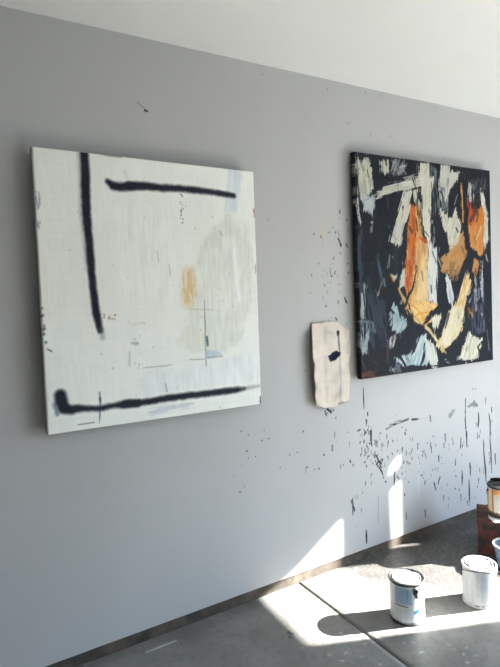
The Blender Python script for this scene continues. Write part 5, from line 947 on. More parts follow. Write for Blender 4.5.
def add_lathe(bm, prof, n=64, cx=0, cy=0, close=False):
    rings = []
    for r, z in prof:
        if r < 1e-6:
            rings.append([bm.verts.new((cx, cy, z))])
        else:
            rings.append([bm.verts.new((cx + r * math.cos(2 * math.pi * i / n), cy + r * math.sin(2 * math.pi * i / n), z)) for i in range(n)])
    prs = list(zip(rings, rings[1:]))
    if close: prs.append((rings[-1], rings[0]))
    for a, b in prs:
        for i in range(n):
            j = (i + 1) % n
            if len(a) == 1 and len(b) == 1: continue
            if len(a) == 1: bm.faces.new((a[0], b[i], b[j]))
            elif len(b) == 1: bm.faces.new((a[i], b[0], a[j]))
            else: bm.faces.new((a[i], b[i], b[j], a[j]))

def add_tube(bm, pts, r, n=8):
    pts = [Vector(p) for p in pts]
    rings = []
    for i, p in enumerate(pts):
        d = (pts[min(i + 1, len(pts) - 1)] - pts[max(i - 1, 0)]).normalized()
        ref = Vector((0, 0, 1)) if abs(d.z) < 0.9 else Vector((1, 0, 0))
        a = d.cross(ref).normalized(); b = d.cross(a)
        rr = r[i] if isinstance(r, (list, tuple)) else r
        rings.append([bm.verts.new(p + (a * math.cos(2 * math.pi * k / n) + b * math.sin(2 * math.pi * k / n)) * rr) for k in range(n)])
    for A, B in zip(rings, rings[1:]):
        for k in range(n):
            bm.faces.new((A[k], A[(k + 1) % n], B[(k + 1) % n], B[k]))
    bm.faces.new(rings[0]); bm.faces.new(rings[-1][::-1])

# ------------------------------------------------------------------ paint engine
_T = np.random.RandomState(7).rand(256, 256)
def vnoise(x, y, seed=0):
    x = x + seed * 17.31; y = y + seed * 7.77
    xi = np.floor(x).astype(int); yi = np.floor(y).astype(int)
    fx = x - xi; fy = y - yi
    fx = fx * fx * (3 - 2 * fx); fy = fy * fy * (3 - 2 * fy)
    a = _T[yi & 255, xi & 255]; b = _T[yi & 255, (xi + 1) & 255]
    c = _T[(yi + 1) & 255, xi & 255]; d = _T[(yi + 1) & 255, (xi + 1) & 255]
    return (a * (1 - fx) + b * fx) * (1 - fy) + (c * (1 - fx) + d * fx) * fy

def fbm(x, y, seed=0, o=3):
    s = 0; w = 0.5; t = 0
    for k in range(o):
        s = s + w * vnoise(x * 2 ** k, y * 2 ** k, seed + k * 3); t += w; w *= 0.5
    return s / t

def sstep(a, b, x):
    t = np.clip((x - a) / (b - a), 0, 1)
    return t * t * (3 - 2 * t)

def apply_marks(col, U, V, marks, seed0=0):
    """U, V in metres (nv, nu), separable axes; col is sRGB 0..255, edited in place."""
    us = U[0]; vs = V[:, 0]
    for i, (kind, c, pts, o) in enumerate(marks):
        seed = seed0 + i + 1
        P = np.array(pts, dtype=float) / 1000
        soft = o.get('soft', 4) / 1000; rough = o.get('rough', 0) / 1000
        ws = o.get('ws') or [o.get('w', 0)] * len(pts)
        pad = max(ws) / 2000 + soft + rough + 0.004
        i0, i1 = np.searchsorted(us, [P[:, 0].min() - pad, P[:, 0].max() + pad])
        j0, j1 = np.searchsorted(vs, [P[:, 1].min() - pad, P[:, 1].max() + pad])
        if i1 <= i0 or j1 <= j0: continue
        u = U[j0:j1, i0:i1]; v = V[j0:j1, i0:i1]
        if kind == 'stroke':
            d = np.full(u.shape, 9.0)
            for a, b, wa, wb in zip(P, P[1:], ws, ws[1:]):
                e = b - a; L2 = max(e @ e, 1e-12)
                t = np.clip(((u - a[0]) * e[0] + (v - a[1]) * e[1]) / L2, 0, 1)
                dd = np.hypot(u - a[0] - t * e[0], v - a[1] - t * e[1]) - (wa + (wb - wa) * t) / 2000
                d = np.minimum(d, dd)
            e = P[-1] - P[0]; ang = math.atan2(e[1], e[0])
            if 'ang' in o: ang = math.radians(o['ang'])
        else:
            dist = np.full(u.shape, 9.0); inside = np.zeros(u.shape, bool)
            for a, b in zip(P, np.roll(P, -1, axis=0)):
                e = b - a; L2 = max(e @ e, 1e-12)
                t = np.clip(((u - a[0]) * e[0] + (v - a[1]) * e[1]) / L2, 0, 1)
                dist = np.minimum(dist, np.hypot(u - a[0] - t * e[0], v - a[1] - t * e[1]))
                cross = ((a[1] > v) != (b[1] > v))
                with np.errstate(divide='ignore', invalid='ignore'):
                    xx = a[0] + (v - a[1]) * e[0] / (e[1] if abs(e[1]) > 1e-12 else 1e-12)
                inside ^= cross & (u < xx)
            d = np.where(inside, -dist, dist)
            ang = math.radians(o.get('ang', 90))
        if rough:
            d = d + rough * (fbm(u / 0.022, v / 0.022, seed) - 0.5) * 1.5 + rough * 0.5 * (vnoise(u / 0.007, v / 0.007, seed + 5) - 0.5)
        ca, sa = math.cos(ang), math.sin(ang)
        s = u * ca + v * sa; t = -u * sa + v * ca
        if o.get('brush', 0):
            d = d + o['brush'] / 1000 * (vnoise(s / 0.09, t / 0.006, seed + 3) - 0.45) * 2
        m = 1 - sstep(-soft, soft, d)
        if o.get('dots'):
            n = vnoise(u / 0.006, v / 0.006, seed)
        else:
            n = 0.45 * vnoise(s / 0.09, t / 0.006, seed) + 0.3 * vnoise(s / 0.05, t / 0.015, seed + 9) + 0.25 * vnoise(s / 0.05, t / 0.035, seed + 13)
            n = np.clip((n - 0.5) * 1.7 + 0.5, 0, 1)
        if o.get('dry'):
            m = m * sstep(o['dry'] - 0.08, o['dry'] + 0.1, n)
        cc = np.array(c, float)
        if 'c2' in o:
            k = sstep(0.3, 0.8, n)[..., None]
            cc = cc * (1 - k) + np.array(o['c2'], float) * k
        else:
            cc = cc * (1 + o.get('var', 0.12) * (n - 0.5)[..., None])
        m = (m * o.get('op', 1))[..., None]
        col[j0:j1, i0:i1] = col[j0:j1, i0:i1] * (1 - m) + cc * m

def grid_mesh(name, us, vs, pos, col, gain=1.0, extra=None):
    """grid of len(us) x len(vs) points placed by pos(U,V)->(N,3); col sRGB (nv,nu,3).
    extra: (verts, faces, srgb) appended to close the solid."""
    nu, nv = len(us), len(vs)
    U, V = np.meshgrid(us, vs)
    co = pos(U, V).reshape(-1, 3)
    lc = np.clip(lin(np.clip(col, 0, 255)) * gain, 0, 0.92).reshape(-1, 3)
    idx = np.arange(nu * nv).reshape(nv, nu)
    f = np.stack([idx[:-1, :-1], idx[:-1, 1:], idx[1:, 1:], idx[1:, :-1]], -1).reshape(-1, 4)
    faces = f
    nflat = len(f)
    if extra:
        ev, ef, ec = extra(idx, co)
        if len(ev):
            co = np.vstack([co, ev]); lc = np.vstack([lc, np.clip(lin(np.array(ec, float)) * gain, 0, 0.88)])
        faces = np.vstack([f, np.array(ef)])
    me = bpy.data.meshes.new(name)
    me.vertices.add(len(co)); me.vertices.foreach_set('co', co.astype(np.float32).ravel())
    me.loops.add(len(faces) * 4); me.loops.foreach_set('vertex_index', faces.astype(np.int32).ravel())
    me.polygons.add(len(faces))
    me.polygons.foreach_set('loop_start', (np.arange(len(faces)) * 4).astype(np.int32))
    me.polygons.foreach_set('loop_total', np.full(len(faces), 4, np.int32))
    me.update(calc_edges=True)
    a = me.color_attributes.new('paint', 'FLOAT_COLOR', 'POINT')
    a.data.foreach_set('color', np.hstack([lc, np.ones((len(lc), 1))]).astype(np.float32).ravel())
    me.validate()
    return me, nflat

# ------------------------------------------------------------------ materials
def new_mat(name):
    m = bpy.data.materials.new(name); m.use_nodes = True
    nt = m.node_tree
    return m, nt, nt.nodes['Principled BSDF']

def mat_paint(name, rough=0.6, var=0.06, scale=12.0, bump=0.15, bscale=140.0, stretch=(1, 1, 1), spec=0.4, metallic=0.0, bdist=0.002, broad=0.0):
    """colour from the 'paint' attribute with a little procedural mottling and relief"""
    m, nt, b = new_mat(name); N = nt.nodes; L = nt.links
    at = N.new('ShaderNodeAttribute'); at.attribute_name = 'paint'
    tc = N.new('ShaderNodeTexCoord'); mp = N.new('ShaderNodeMapping'); mp.inputs['Scale'].default_value = stretch
    L.new(tc.outputs['Object'], mp.inputs['Vector'])
    n = N.new('ShaderNodeTexNoise'); n.inputs['Scale'].default_value = scale; n.inputs['Detail'].default_value = 5
    L.new(mp.outputs[0], n.inputs['Vector'])
    mr = N.new('ShaderNodeMapRange'); mr.inputs['From Min'].default_value = 0.25; mr.inputs['From Max'].default_value = 0.75
    mr.inputs['To Min'].default_value = 1 - var; mr.inputs['To Max'].default_value = 1 + var
    L.new(n.outputs['Fac'], mr.inputs['Value'])
    sc = N.new('ShaderNodeVectorMath'); sc.operation = 'SCALE'
    L.new(at.outputs['Color'], sc.inputs[0]); L.new(mr.outputs[0], sc.inputs['Scale'])
    L.new(sc.outputs[0], b.inputs['Base Color'])
    b.inputs['Roughness'].default_value = rough; b.inputs['Specular IOR Level'].default_value = spec
    b.inputs['Metallic'].default_value = metallic
    if bump:
        n2 = N.new('ShaderNodeTexNoise'); n2.inputs['Scale'].default_value = bscale; n2.inputs['Detail'].default_value = 4
        L.new(mp.outputs[0], n2.inputs['Vector'])
        bp = N.new('ShaderNodeBump'); bp.inputs['Strength'].default_value = bump; bp.inputs['Distance'].default_value = bdist
        L.new(n2.outputs['Fac'], bp.inputs['Height']); L.new(bp.outputs[0], b.inputs['Normal'])
    return m

def mat_noise(name, c1, c2, scale=10, rough=0.6, metallic=0.0, bump=0.1, detail=6, lo=0.35, hi=0.65, stretch=(1, 1, 1), spec=0.4, bscale=None, bdist=0.003):
    m, nt, b = new_mat(name); N = nt.nodes; L = nt.links
    tc = N.new('ShaderNodeTexCoord'); mp = N.new('ShaderNodeMapping'); mp.inputs['Scale'].default_value = stretch
    L.new(tc.outputs['Object'], mp.inputs['Vector'])
    n = N.new('ShaderNodeTexNoise'); n.inputs['Scale'].default_value = scale; n.inputs['Detail'].default_value = detail
    L.new(mp.outputs[0], n.inputs['Vector'])
    r = N.new('ShaderNodeValToRGB')
    r.color_ramp.elements[0].position = lo; r.color_ramp.elements[1].position = hi
    r.color_ramp.elements[0].color = (*lin(c1), 1); r.color_ramp.elements[1].color = (*lin(c2), 1)
    L.new(n.outputs['Fac'], r.inputs['Fac']); L.new(r.outputs['Color'], b.inputs['Base Color'])
    b.inputs['Roughness'].default_value = rough; b.inputs['Metallic'].default_value = metallic
    b.inputs['Specular IOR Level'].default_value = spec
    if bump:
        n2 = N.new('ShaderNodeTexNoise'); n2.inputs['Scale'].default_value = bscale or scale * 4; n2.inputs['Detail'].default_value = 4
        L.new(mp.outputs[0], n2.inputs['Vector'])
        bp = N.new('ShaderNodeBump'); bp.inputs['Strength'].default_value = bump; bp.inputs['Distance'].default_value = bdist
        L.new(n2.outputs['Fac'], bp.inputs['Height']); L.new(bp.outputs[0], b.inputs['Normal'])
    return m

M_WALL = mat_paint('painted_wall', rough=0.62, var=0.035, scale=2.2, bump=0.08, bscale=90, spec=0.15, stretch=(1, 1, 0.45))
M_FLOOR = mat_paint('concrete_floor', rough=0.5, var=0.22, scale=5, bump=0.25, bscale=120, spec=0.45)
M_WHITEC = mat_paint('white_canvas_paint', rough=0.7, var=0.02, scale=9, bump=0.2, bscale=160, spec=0.08, stretch=(1, 1, 0.6))
M_DARKC = mat_paint('dark_canvas_paint', rough=0.6, var=0.06, scale=30, bump=0.35, bscale=70, spec=0.10, stretch=(1, 1, 0.35))
M_RAG = mat_paint('rag_linen', rough=0.9, var=0.05, scale=40, bump=0.4, bscale=500, spec=0.1)
M_CAN = mat_paint('smeared_can', rough=0.42, var=0.05, scale=30, bump=0.15, bscale=80, spec=0.5)
M_PLAIN = mat_noise('plain_wall', (150, 150, 148), (160, 160, 158), scale=2, rough=0.7, bump=0.05, bscale=80)
M_CEIL = mat_noise('ceiling_paint', (243, 242, 236), (247, 246, 241), scale=1.5, rough=0.85, bump=0.05, bscale=60, spec=0.2)
M_CURB = mat_noise('concrete_curb', (48, 45, 41), (86, 78, 67), scale=14, rough=0.9, bump=0.6, bscale=60, lo=0.3, hi=0.7)
M_GROUND = mat_noise('driveway_asphalt', (78, 78, 78), (98, 98, 96), scale=3, rough=0.9)
M_WOOD = mat_noise('bare_stretcher_wood', (176, 146, 104), (198, 168, 124), scale=20, rough=0.7, stretch=(1, 1, 8))
M_IRON = mat_noise('dark_iron', (30, 29, 30), (52, 46, 42), scale=40, rough=0.5, metallic=0.6, bump=0.2)
M_STEEL = mat_noise('can_steel', (168, 170, 172), (200, 202, 204), scale=30, rough=0.35, metallic=0.9, bump=0.05)
M_RIMK = mat_noise('dried_black_paint', (22, 24, 28), (48, 50, 54), scale=60, rough=0.45, bump=0.4)
M_GROOVE = mat_noise('dark_groove', (10, 11, 13), (60, 60, 62), scale=45, rough=0.6, bump=0.3, lo=0.5, hi=0.7, spec=0.1)
M_RIMW = mat_noise('dried_white_paint', (205, 206, 204), (232, 232, 228), scale=40, rough=0.45, bump=0.4)
M_LID = mat_noise('lid_paint_smears', (62, 63, 66), (190, 190, 188), scale=30, rough=0.6, bump=0.4, lo=0.40, hi=0.50, spec=0.1)
M_LID2 = mat_noise('white_lid_smears', (50, 52, 56), (200, 200, 198), scale=26, rough=0.6, bump=0.5, lo=0.40, hi=0.49, spec=0.1)
M_RUST = mat_noise('rusty_red_wood', (20, 16, 17), (98, 40, 27), scale=16, rough=0.7, bump=0.6, lo=0.38, hi=0.72)
M_TANL = mat_noise('tan_paper', (196, 160, 118), (226, 200, 162), scale=18, rough=0.7, bump=0.15, stretch=(1, 1, 0.4))
M_WPAPER = mat_noise('white_paper', (214, 212, 204), (232, 230, 224), scale=18, rough=0.7)
M_ORANGE = mat_noise('rust_orange_stain', (150, 84, 40), (206, 140, 80), scale=24, rough=0.6)
M_PAIL = mat_noise('blue_grey_pail', (84, 104, 122), (128, 146, 160), scale=14, rough=0.45, bump=0.1)
M_WPLAS = mat_noise('white_plastic', (226, 226, 222), (238, 238, 234), scale=10, rough=0.4)

# ------------------------------------------------------------------ room
CEIL = 2.695; X0 = 5.2; XL = -2.6; YF = -5.6; WB = 0.0555

# back wall: the splattered wall both canvases hang on
def wall_axis(a, fa, fb, b, fine, coarse):
    return np.unique(np.round(np.concatenate([np.arange(a, fa, coarse), np.arange(fa, fb, fine), np.arange(fb, b, coarse), [b]]), 5))
us = np.unique(np.round(np.concatenate([np.arange(XL, 0.9, 0.12), np.arange(0.9, 1.72, 0.006), np.arange(1.72, 3.62, 0.003), np.arange(3.62, X0, 0.12), [X0]]), 5))
vs = wall_axis(WB, WB, 1.3, CEIL, 0.0033, 0.006)
U, V = np.meshgrid(us, vs)
col = np.zeros(U.shape + (3,)); col[:] = (171, 171, 170)
col += ((fbm(U / 0.5, V / 0.9, 3) - 0.5) * 5)[..., None]
apply_marks(col, U, V, WALL_MARKS, 100)
def close_wall(idx, co):
    nv, nu = idx.shape; n = idx.size
    c = [idx[0, 0], idx[0, -1], idx[-1, -1], idx[-1, 0]]
    ev = [co[k] + np.array([0, 0.15, 0]) for k in c]
    ef = [(n, n + 3, n + 2, n + 1)]
    return np.array(ev), ef, [(171, 171, 170)] * 4
me, _ = grid_mesh('wall_back', us, vs, lambda U, V: np.stack([U, np.zeros_like(U), V], -1), col, 1.0, close_wall)
wall_back = tag(link('wall_back', me, M_WALL), 'grey back wall spattered with black paint drips', kind='structure')

bm = bmesh.new(); add_box(bm, XL, X0, 0.006, 0.15, -0.05, WB)
tag(obj('baseboard_back', bm, M_CURB), 'rough concrete curb along the foot of the wall', kind='structure')

# concrete floor with a saw-cut joint running out from the wall
JX = lambda y: 1.612 + 0.025 * (y + 0.4) / 0.76
us = np.unique(np.round(np.concatenate([np.arange(XL, 0.4, 0.15), np.arange(0.4, 1.58, 0.008), [1.585], np.arange(1.64, 3.2, 0.008), np.arange(3.2, X0, 0.15), [X0 + 0.0]]), 5))
us = us[(us < 1.5851) | (us > 1.6399)]
jw = 0.0052
us = np.concatenate([us[us <= 1.5851], [1.612 - jw, 1.612 - jw * 0.6, 1.612 + jw * 0.6, 1.612 + jw], us[us > 1.5851]])
vs = np.unique(np.round(np.concatenate([np.arange(YF, -1.4, 0.15), np.arange(-1.4, 0.0, 0.008), [0.006]]), 5))
U, V = np.meshgrid(us, vs)
col = np.zeros(U.shape + (3,)); col[:] = (112, 111, 108)
col *= (1 + 0.22 * (fbm(U / 0.35, V / 0.35, 21, 4) - 0.5))[..., None]
col *= (1 - 0.10 * sstep(0.5, 0.8, fbm(U / 0.018, V / 0.018, 31, 3)))[..., None]
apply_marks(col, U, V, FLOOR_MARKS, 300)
jm = np.abs(U - 1.612) < jw * 0.7
col[jm] = (86, 78, 66)
def floor_pos(U, V):
    near = np.exp(-((U - 1.612) / 0.2) ** 2)
    return np.stack([U + near * (JX(V) - 1.612), V, np.where(jm, -0.007, 0.0)], -1)
def close_floor(idx, co):
    n = idx.size
    c = [idx[0, 0], idx[0, -1], idx[-1, -1], idx[-1, 0]]
    ev = [co[k] - np.array([0, 0, 0.1]) for k in c]
    return np.array(ev), [(n, n + 3, n + 2, n + 1)], [(120, 120, 116)] * 4
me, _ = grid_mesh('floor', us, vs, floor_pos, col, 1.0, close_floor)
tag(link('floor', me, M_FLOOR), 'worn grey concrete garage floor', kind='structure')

bm = bmesh.new(); add_box(bm, XL - 0.1, X0 + 0.1, YF - 0.1, 0.15, CEIL, CEIL + 0.12)
tag(obj('ceiling', bm, M_CEIL), 'flat white ceiling', kind='structure')
bm = bmesh.new(); add_box(bm, XL - 0.1, XL, YF - 0.1, 0.15, -0.1, CEIL)
tag(obj('wall_left', bm, M_PLAIN), 'plain light wall', kind='structure')

def holed_wall(name, outer, holes, place, thick):
    """flat wall outline (a,b) with openings, extruded by the vector thick"""
    bm = bmesh.new(); es = []
    for loop in [outer] + holes:
        vv = [bm.verts.new(place(a, b)) for a, b in loop]
        es += [bm.edges.new((vv[i], vv[(i + 1) % len(vv)])) for i in range(len(vv))]
    bmesh.ops.triangle_fill(bm, use_beauty=True, use_dissolve=False, edges=es)
    r = bmesh.ops.extrude_face_region(bm, geom=bm.faces[:])
    for g in r['geom']:
        if isinstance(g, bmesh.types.BMVert): g.co += Vector(thick)
    return tag(obj(name, bm, M_PLAIN), 'plain light wall', kind='structure')

holes_r = [
    # unseen opening, outline traced back along the sun from the floor patch
    [(-2.135, 0.02), (-1.74, 0.02), (-1.735, 1.68), (-1.455, 1.68), (-1.444, 2.272), (-1.595, 2.272), (-1.70, 2.322), (-2.150, 2.339)],
    [(-1.274, 1.645), (-1.236, 1.645), (-1.236, 2.095), (-1.274, 2.122)],           # slit shaped to cast the sun strip on the wall
    [(-1.276, 2.200), (-1.236, 2.182), (-1.236, 2.275), (-1.276, 2.258)],  # opening shaped for the small light patch above the strip
    [(-2.98, 0.0005), (-2.20, 0.0005), (-2.20, 1.5), (-2.98, 1.5)],  # low unseen opening, sized to keep its sun patch out of view
    [(-5.4, 0.0005), (-3.02, 0.0005), (-3.02, 2.4), (-5.4, 2.4)],                # wide roll-up door, unseen, sized to let in sky light
]
holed_wall('wall_right', [(YF, 0), (0.006, 0), (0.006, CEIL), (YF, CEIL)], holes_r, lambda a, b: (X0, a, b), (0.03, 0, 0))
holed_wall('wall_front', [(XL, 0), (X0, 0), (X0, CEIL), (XL, CEIL)], [], lambda a, b: (a, YF, b), (0, -0.1, 0))
bm = bmesh.new(); add_box(bm, -22, 28, -30, 14, -0.3, -0.11)
tag(obj('ground', bm, M_GROUND), 'grey asphalt driveway outside', kind='structure')

# ------------------------------------------------------------------ canvases
def canvas_painting(label, x, z, w, h, depth, gap, base, marks, gain, mat, seed, tilt, side, step=0.003, edge_seed=0):
    t = thing('canvas_painting', (x, -gap, z), label, 'painting')
    t.rotation_euler = (0, tilt, 0)
    us = np.linspace(0, w, int(w / step)); vs = np.linspace(0, h, int(h / step))
    U, V = np.meshgrid(us, vs)
    col = np.zeros(U.shape + (3,)); col[:] = base
    amp = 9 if base[0] > 128 else 14
    col += ((fbm(U / 0.12, V / 0.3, seed, 4) - 0.5) * amp + (vnoise(U / 0.004, V / 0.09, seed + 2) - 0.5) * amp * 0.5 + (vnoise(U / 0.11, V / 0.004, seed + 4) - 0.5) * amp * 0.4)[..., None]
    apply_marks(col, U, V, marks, seed)
    rb = 0.004
    def pos(U, V):
        e = np.minimum(np.minimum(U, w - U), np.minimum(V, h - V))
        k = np.clip(1 - e / rb, 0, 1)
        relief = 0.0007 * (fbm(U / 0.02, V / 0.03, seed + 7, 3) - 0.5)
        return np.stack([U - w / 2, -depth + rb * (1 - np.sqrt(np.clip(1 - k * k, 0, 1))) + relief * (1 - k), V], -1)
    def wrap(idx, co):
        nv, nu = idx.shape; n0 = idx.size
        ring = np.concatenate([idx[0, :], idx[1:, -1], idx[-1, -2::-1], idx[-2:0:-1, 0]])
        m = len(ring); ev = co[ring].copy(); ev[:, 1] = -0.003
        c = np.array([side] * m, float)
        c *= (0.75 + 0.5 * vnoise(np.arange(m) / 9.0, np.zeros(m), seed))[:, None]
        ef = [(ring[k], n0 + k, n0 + (k + 1) % m, ring[(k + 1) % m]) for k in range(m)]
        return ev, ef, np.clip(c, 0, 255)
    me, nflat = grid_mesh('canvas', us, vs, pos, col, gain, wrap)
    sm = np.zeros(len(me.polygons), bool); sm[:nflat] = True
    me.polygons.foreach_set('use_smooth', sm)
    link('canvas', me, mat, t)
    bm = bmesh.new(); b = 0.04; g = 0.004
    add_box(bm, -w / 2 + g, -w / 2 + b, -depth + 0.008, -0.001, g, h - g)
    add_box(bm, w / 2 - b, w / 2 - g, -depth + 0.008, -0.001, g, h - g)
    add_box(bm, -w / 2 + b, w / 2 - b, -depth + 0.008, -0.001, g, b)
    add_box(bm, -w / 2 + b, w / 2 - b, -depth + 0.008, -0.001, h - b, h - g)
    obj('stretcher_frame', bm, M_WOOD, t)
    bm = bmesh.new(); add_box(bm, -0.12, 0.12, -0.002, gap, h - 0.10, h - 0.05)
    obj('hanging_cleat', bm, M_WOOD, t)
    return t

canvas_painting('large white canvas with thick black spray-painted bars, hanging at the left', LEFT_X + LEFT_W / 2, LEFT_Z, LEFT_W, LEFT_H, 0.045, 0.025,
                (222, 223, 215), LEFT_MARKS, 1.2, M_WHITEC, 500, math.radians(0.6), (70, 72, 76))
canvas_painting('dark abstract canvas with orange and cream brush strokes, hanging at the right', RIGHT_X + RIGHT_W / 2, RIGHT_Z, RIGHT_W, RIGHT_H, 0.036, 0.018,
                (26, 30, 38), RIGHT_MARKS, 0.64, M_DARKC, 700, 0.0, (34, 36, 42))

# ------------------------------------------------------------------ rag pinned to the wall
rag = thing('paint_rag', (RAG_X, 0, RAG_Z), 'cream paint-stained rag nailed to the wall between the two canvases', 'rag')
out = np.array(RAG_OUTLINE, float) / 1000
# left and right borders of the outline as functions of height
top = out[:, 1].max()
left = np.array(sorted([(out[k][1], out[k][0]) for k in (14, 15, 16, 17, 18, 19, 20, 21, 0)]))
right = np.array(sorted([(out[k][1], out[k][0]) for k in (4, 5, 6, 7, 8, 9, 10)]))
topc = np.array(sorted([(out[k][0], out[k][1]) for k in (0, 1, 2, 3, 4)]))
botc = np.array(sorted([(out[k][0], out[k][1]) for k in (10, 11, 12, 13, 14)]))
nu, nv = 58, 130
s = np.linspace(0, 1, nu); q = np.linspace(0, 1, nv)
S, Q = np.meshgrid(s, q)
xl = lambda z: np.interp(z, left[:, 0], left[:, 1]); xr = lambda z: np.interp(z, right[:, 0], right[:, 1])
zz = Q * top; xx = xl(zz) * (1 - S) + xr(zz) * S
for _ in range(3):
    zt = np.interp(xx, topc[:, 0], topc[:, 1]); zb = np.interp(xx, botc[:, 0], botc[:, 1])
    zz = zb * (1 - Q) + zt * Q
    xx = xl(zz) * (1 - S) + xr(zz) * S
def rag_pos(U, V):
    lift = 0.007 + 0.030 * (1 - S) ** 1.5 * sstep(0.0, 0.25, 1 - Q) + 0.010 * S * sstep(0.3, 1, 1 - Q)
    folds = 0.006 * np.sin(Q * 26 + 1.6 * np.sin(S * 5)) * (0.4 + 0.6 * np.abs(S - 0.4)) + 0.005 * np.sin(S * 9 + Q * 3)
    folds = folds * sstep(0, 0.2, 1 - Q)
    curl = 0.010 * sstep(0.85, 1.0, Q) * sstep(0.75, 1.0, S)
    y = -np.maximum(lift + folds + curl, 0.003)
    return np.stack([xx + 0.80 * (y + 0.02), y, zz + 0.1 * (-y - 0.02)], -1)
col = np.zeros(S.shape + (3,)); col[:] = (208, 198, 184)
col += ((fbm(xx / 0.03, zz / 0.03, 61) - 0.5) * 14)[..., None]
# marks are drawn on the regular cloth coordinates (x, z are close to a plain grid here)
apply_marks_u = np.linspace(0, float(xx.max()), 3 * nu); apply_marks_v = np.linspace(0, float(top), 2 * nv)
UU, VV = np.meshgrid(apply_marks_u, apply_marks_v)
lay = np.zeros(UU.shape + (3,)); lay[:] = (208, 198, 184)
apply_marks(lay, UU, VV, RAG_MARKS, 900)
ii = np.clip(np.round(xx / apply_marks_u[-1] * (len(apply_marks_u) - 1)).astype(int), 0, len(apply_marks_u) - 1)
jj = np.clip(np.round(zz / apply_marks_v[-1] * (len(apply_marks_v) - 1)).astype(int), 0, len(apply_marks_v) - 1)
col = col + (lay[jj, ii] - np.array((208, 198, 184)))
me, _ = grid_mesh('cloth', s, q, rag_pos, col, 0.95)
for p in me.polygons: p.use_smooth = True
cl = link('cloth', me, M_RAG, rag)
md = cl.modifiers.new('thickness', 'SOLIDIFY'); md.thickness = 0.0016; md.offset = 1
bm = bmesh.new()
nx, nz = NAIL_POS[0] - RAG_X, NAIL_POS[1] - RAG_Z
add_lathe(bm, [(0, 0.0), (0.0065, 0.0008), (0.007, 0.0022), (0.0055, 0.0036), (0, 0.0042)], 20)
add_lathe(bm, [(0, 0.0005), (0.0014, 0.0005), (0.0014, -0.04), (0, -0.044)], 10)
bmesh.ops.rotate(bm, verts=bm.verts[:], cent=(0, 0, 0), matrix=Matrix.Rotation(math.radians(90), 3, 'X'))
bmesh.ops.translate(bm, verts=bm.verts[:], vec=(nx, -0.024, nz))
tag(obj('nail', bm, M_IRON, rag, smooth=True), 'dark nail head with a drip below it')

# ------------------------------------------------------------------ bent nail high on the wall
n2 = thing('bent_nail', (0.893, 0, 2.379), 'small dark bent nail sticking out of the bare wall above the white canvas', 'nail')
bm = bmesh.new()
add_tube(bm, [(0, 0.01, 0), (0, -0.010, 0.000), (0.002, -0.018, -0.003), (0.006, -0.022, -0.010)], 0.0032, 10)
obj('shank', bm, M_IRON, n2, smooth=True)
bm = bmesh.new()
add_tube(bm, [(0.002, -0.019, -0.004), (-0.012, -0.02, 0.008), (-0.026, -0.014, 0.020), (-0.034, -0.006, 0.034)], 0.0009, 6)
obj('wire_strand', bm, M_IRON, n2, smooth=True)

# ------------------------------------------------------------------ paint cans
def can_body(name, r, h, col_fn, mat, parent, gain=1.0):
    n = 144; m = 60
    th = np.linspace(0, 2 * math.pi, n + 1); zs = np.linspace(0.006, h - 0.012, m)
    U, V = np.meshgrid(th, zs)
    col = col_fn(U, V)
    bead = lambda V: r + 0.0012 * np.exp(-((V - 0.010) / 0.003) ** 2)
    me, _ = grid_mesh(name, th, zs, lambda U, V: np.stack([bead(V) * np.cos(U), bead(V) * np.sin(U), V], -1), col, gain)
    for p in me.polygons: p.use_smooth = True
    o = link(name, me, mat, parent)
    md = o.modifiers.new('weld', 'WELD'); md.merge_threshold = 0.0001
    return o

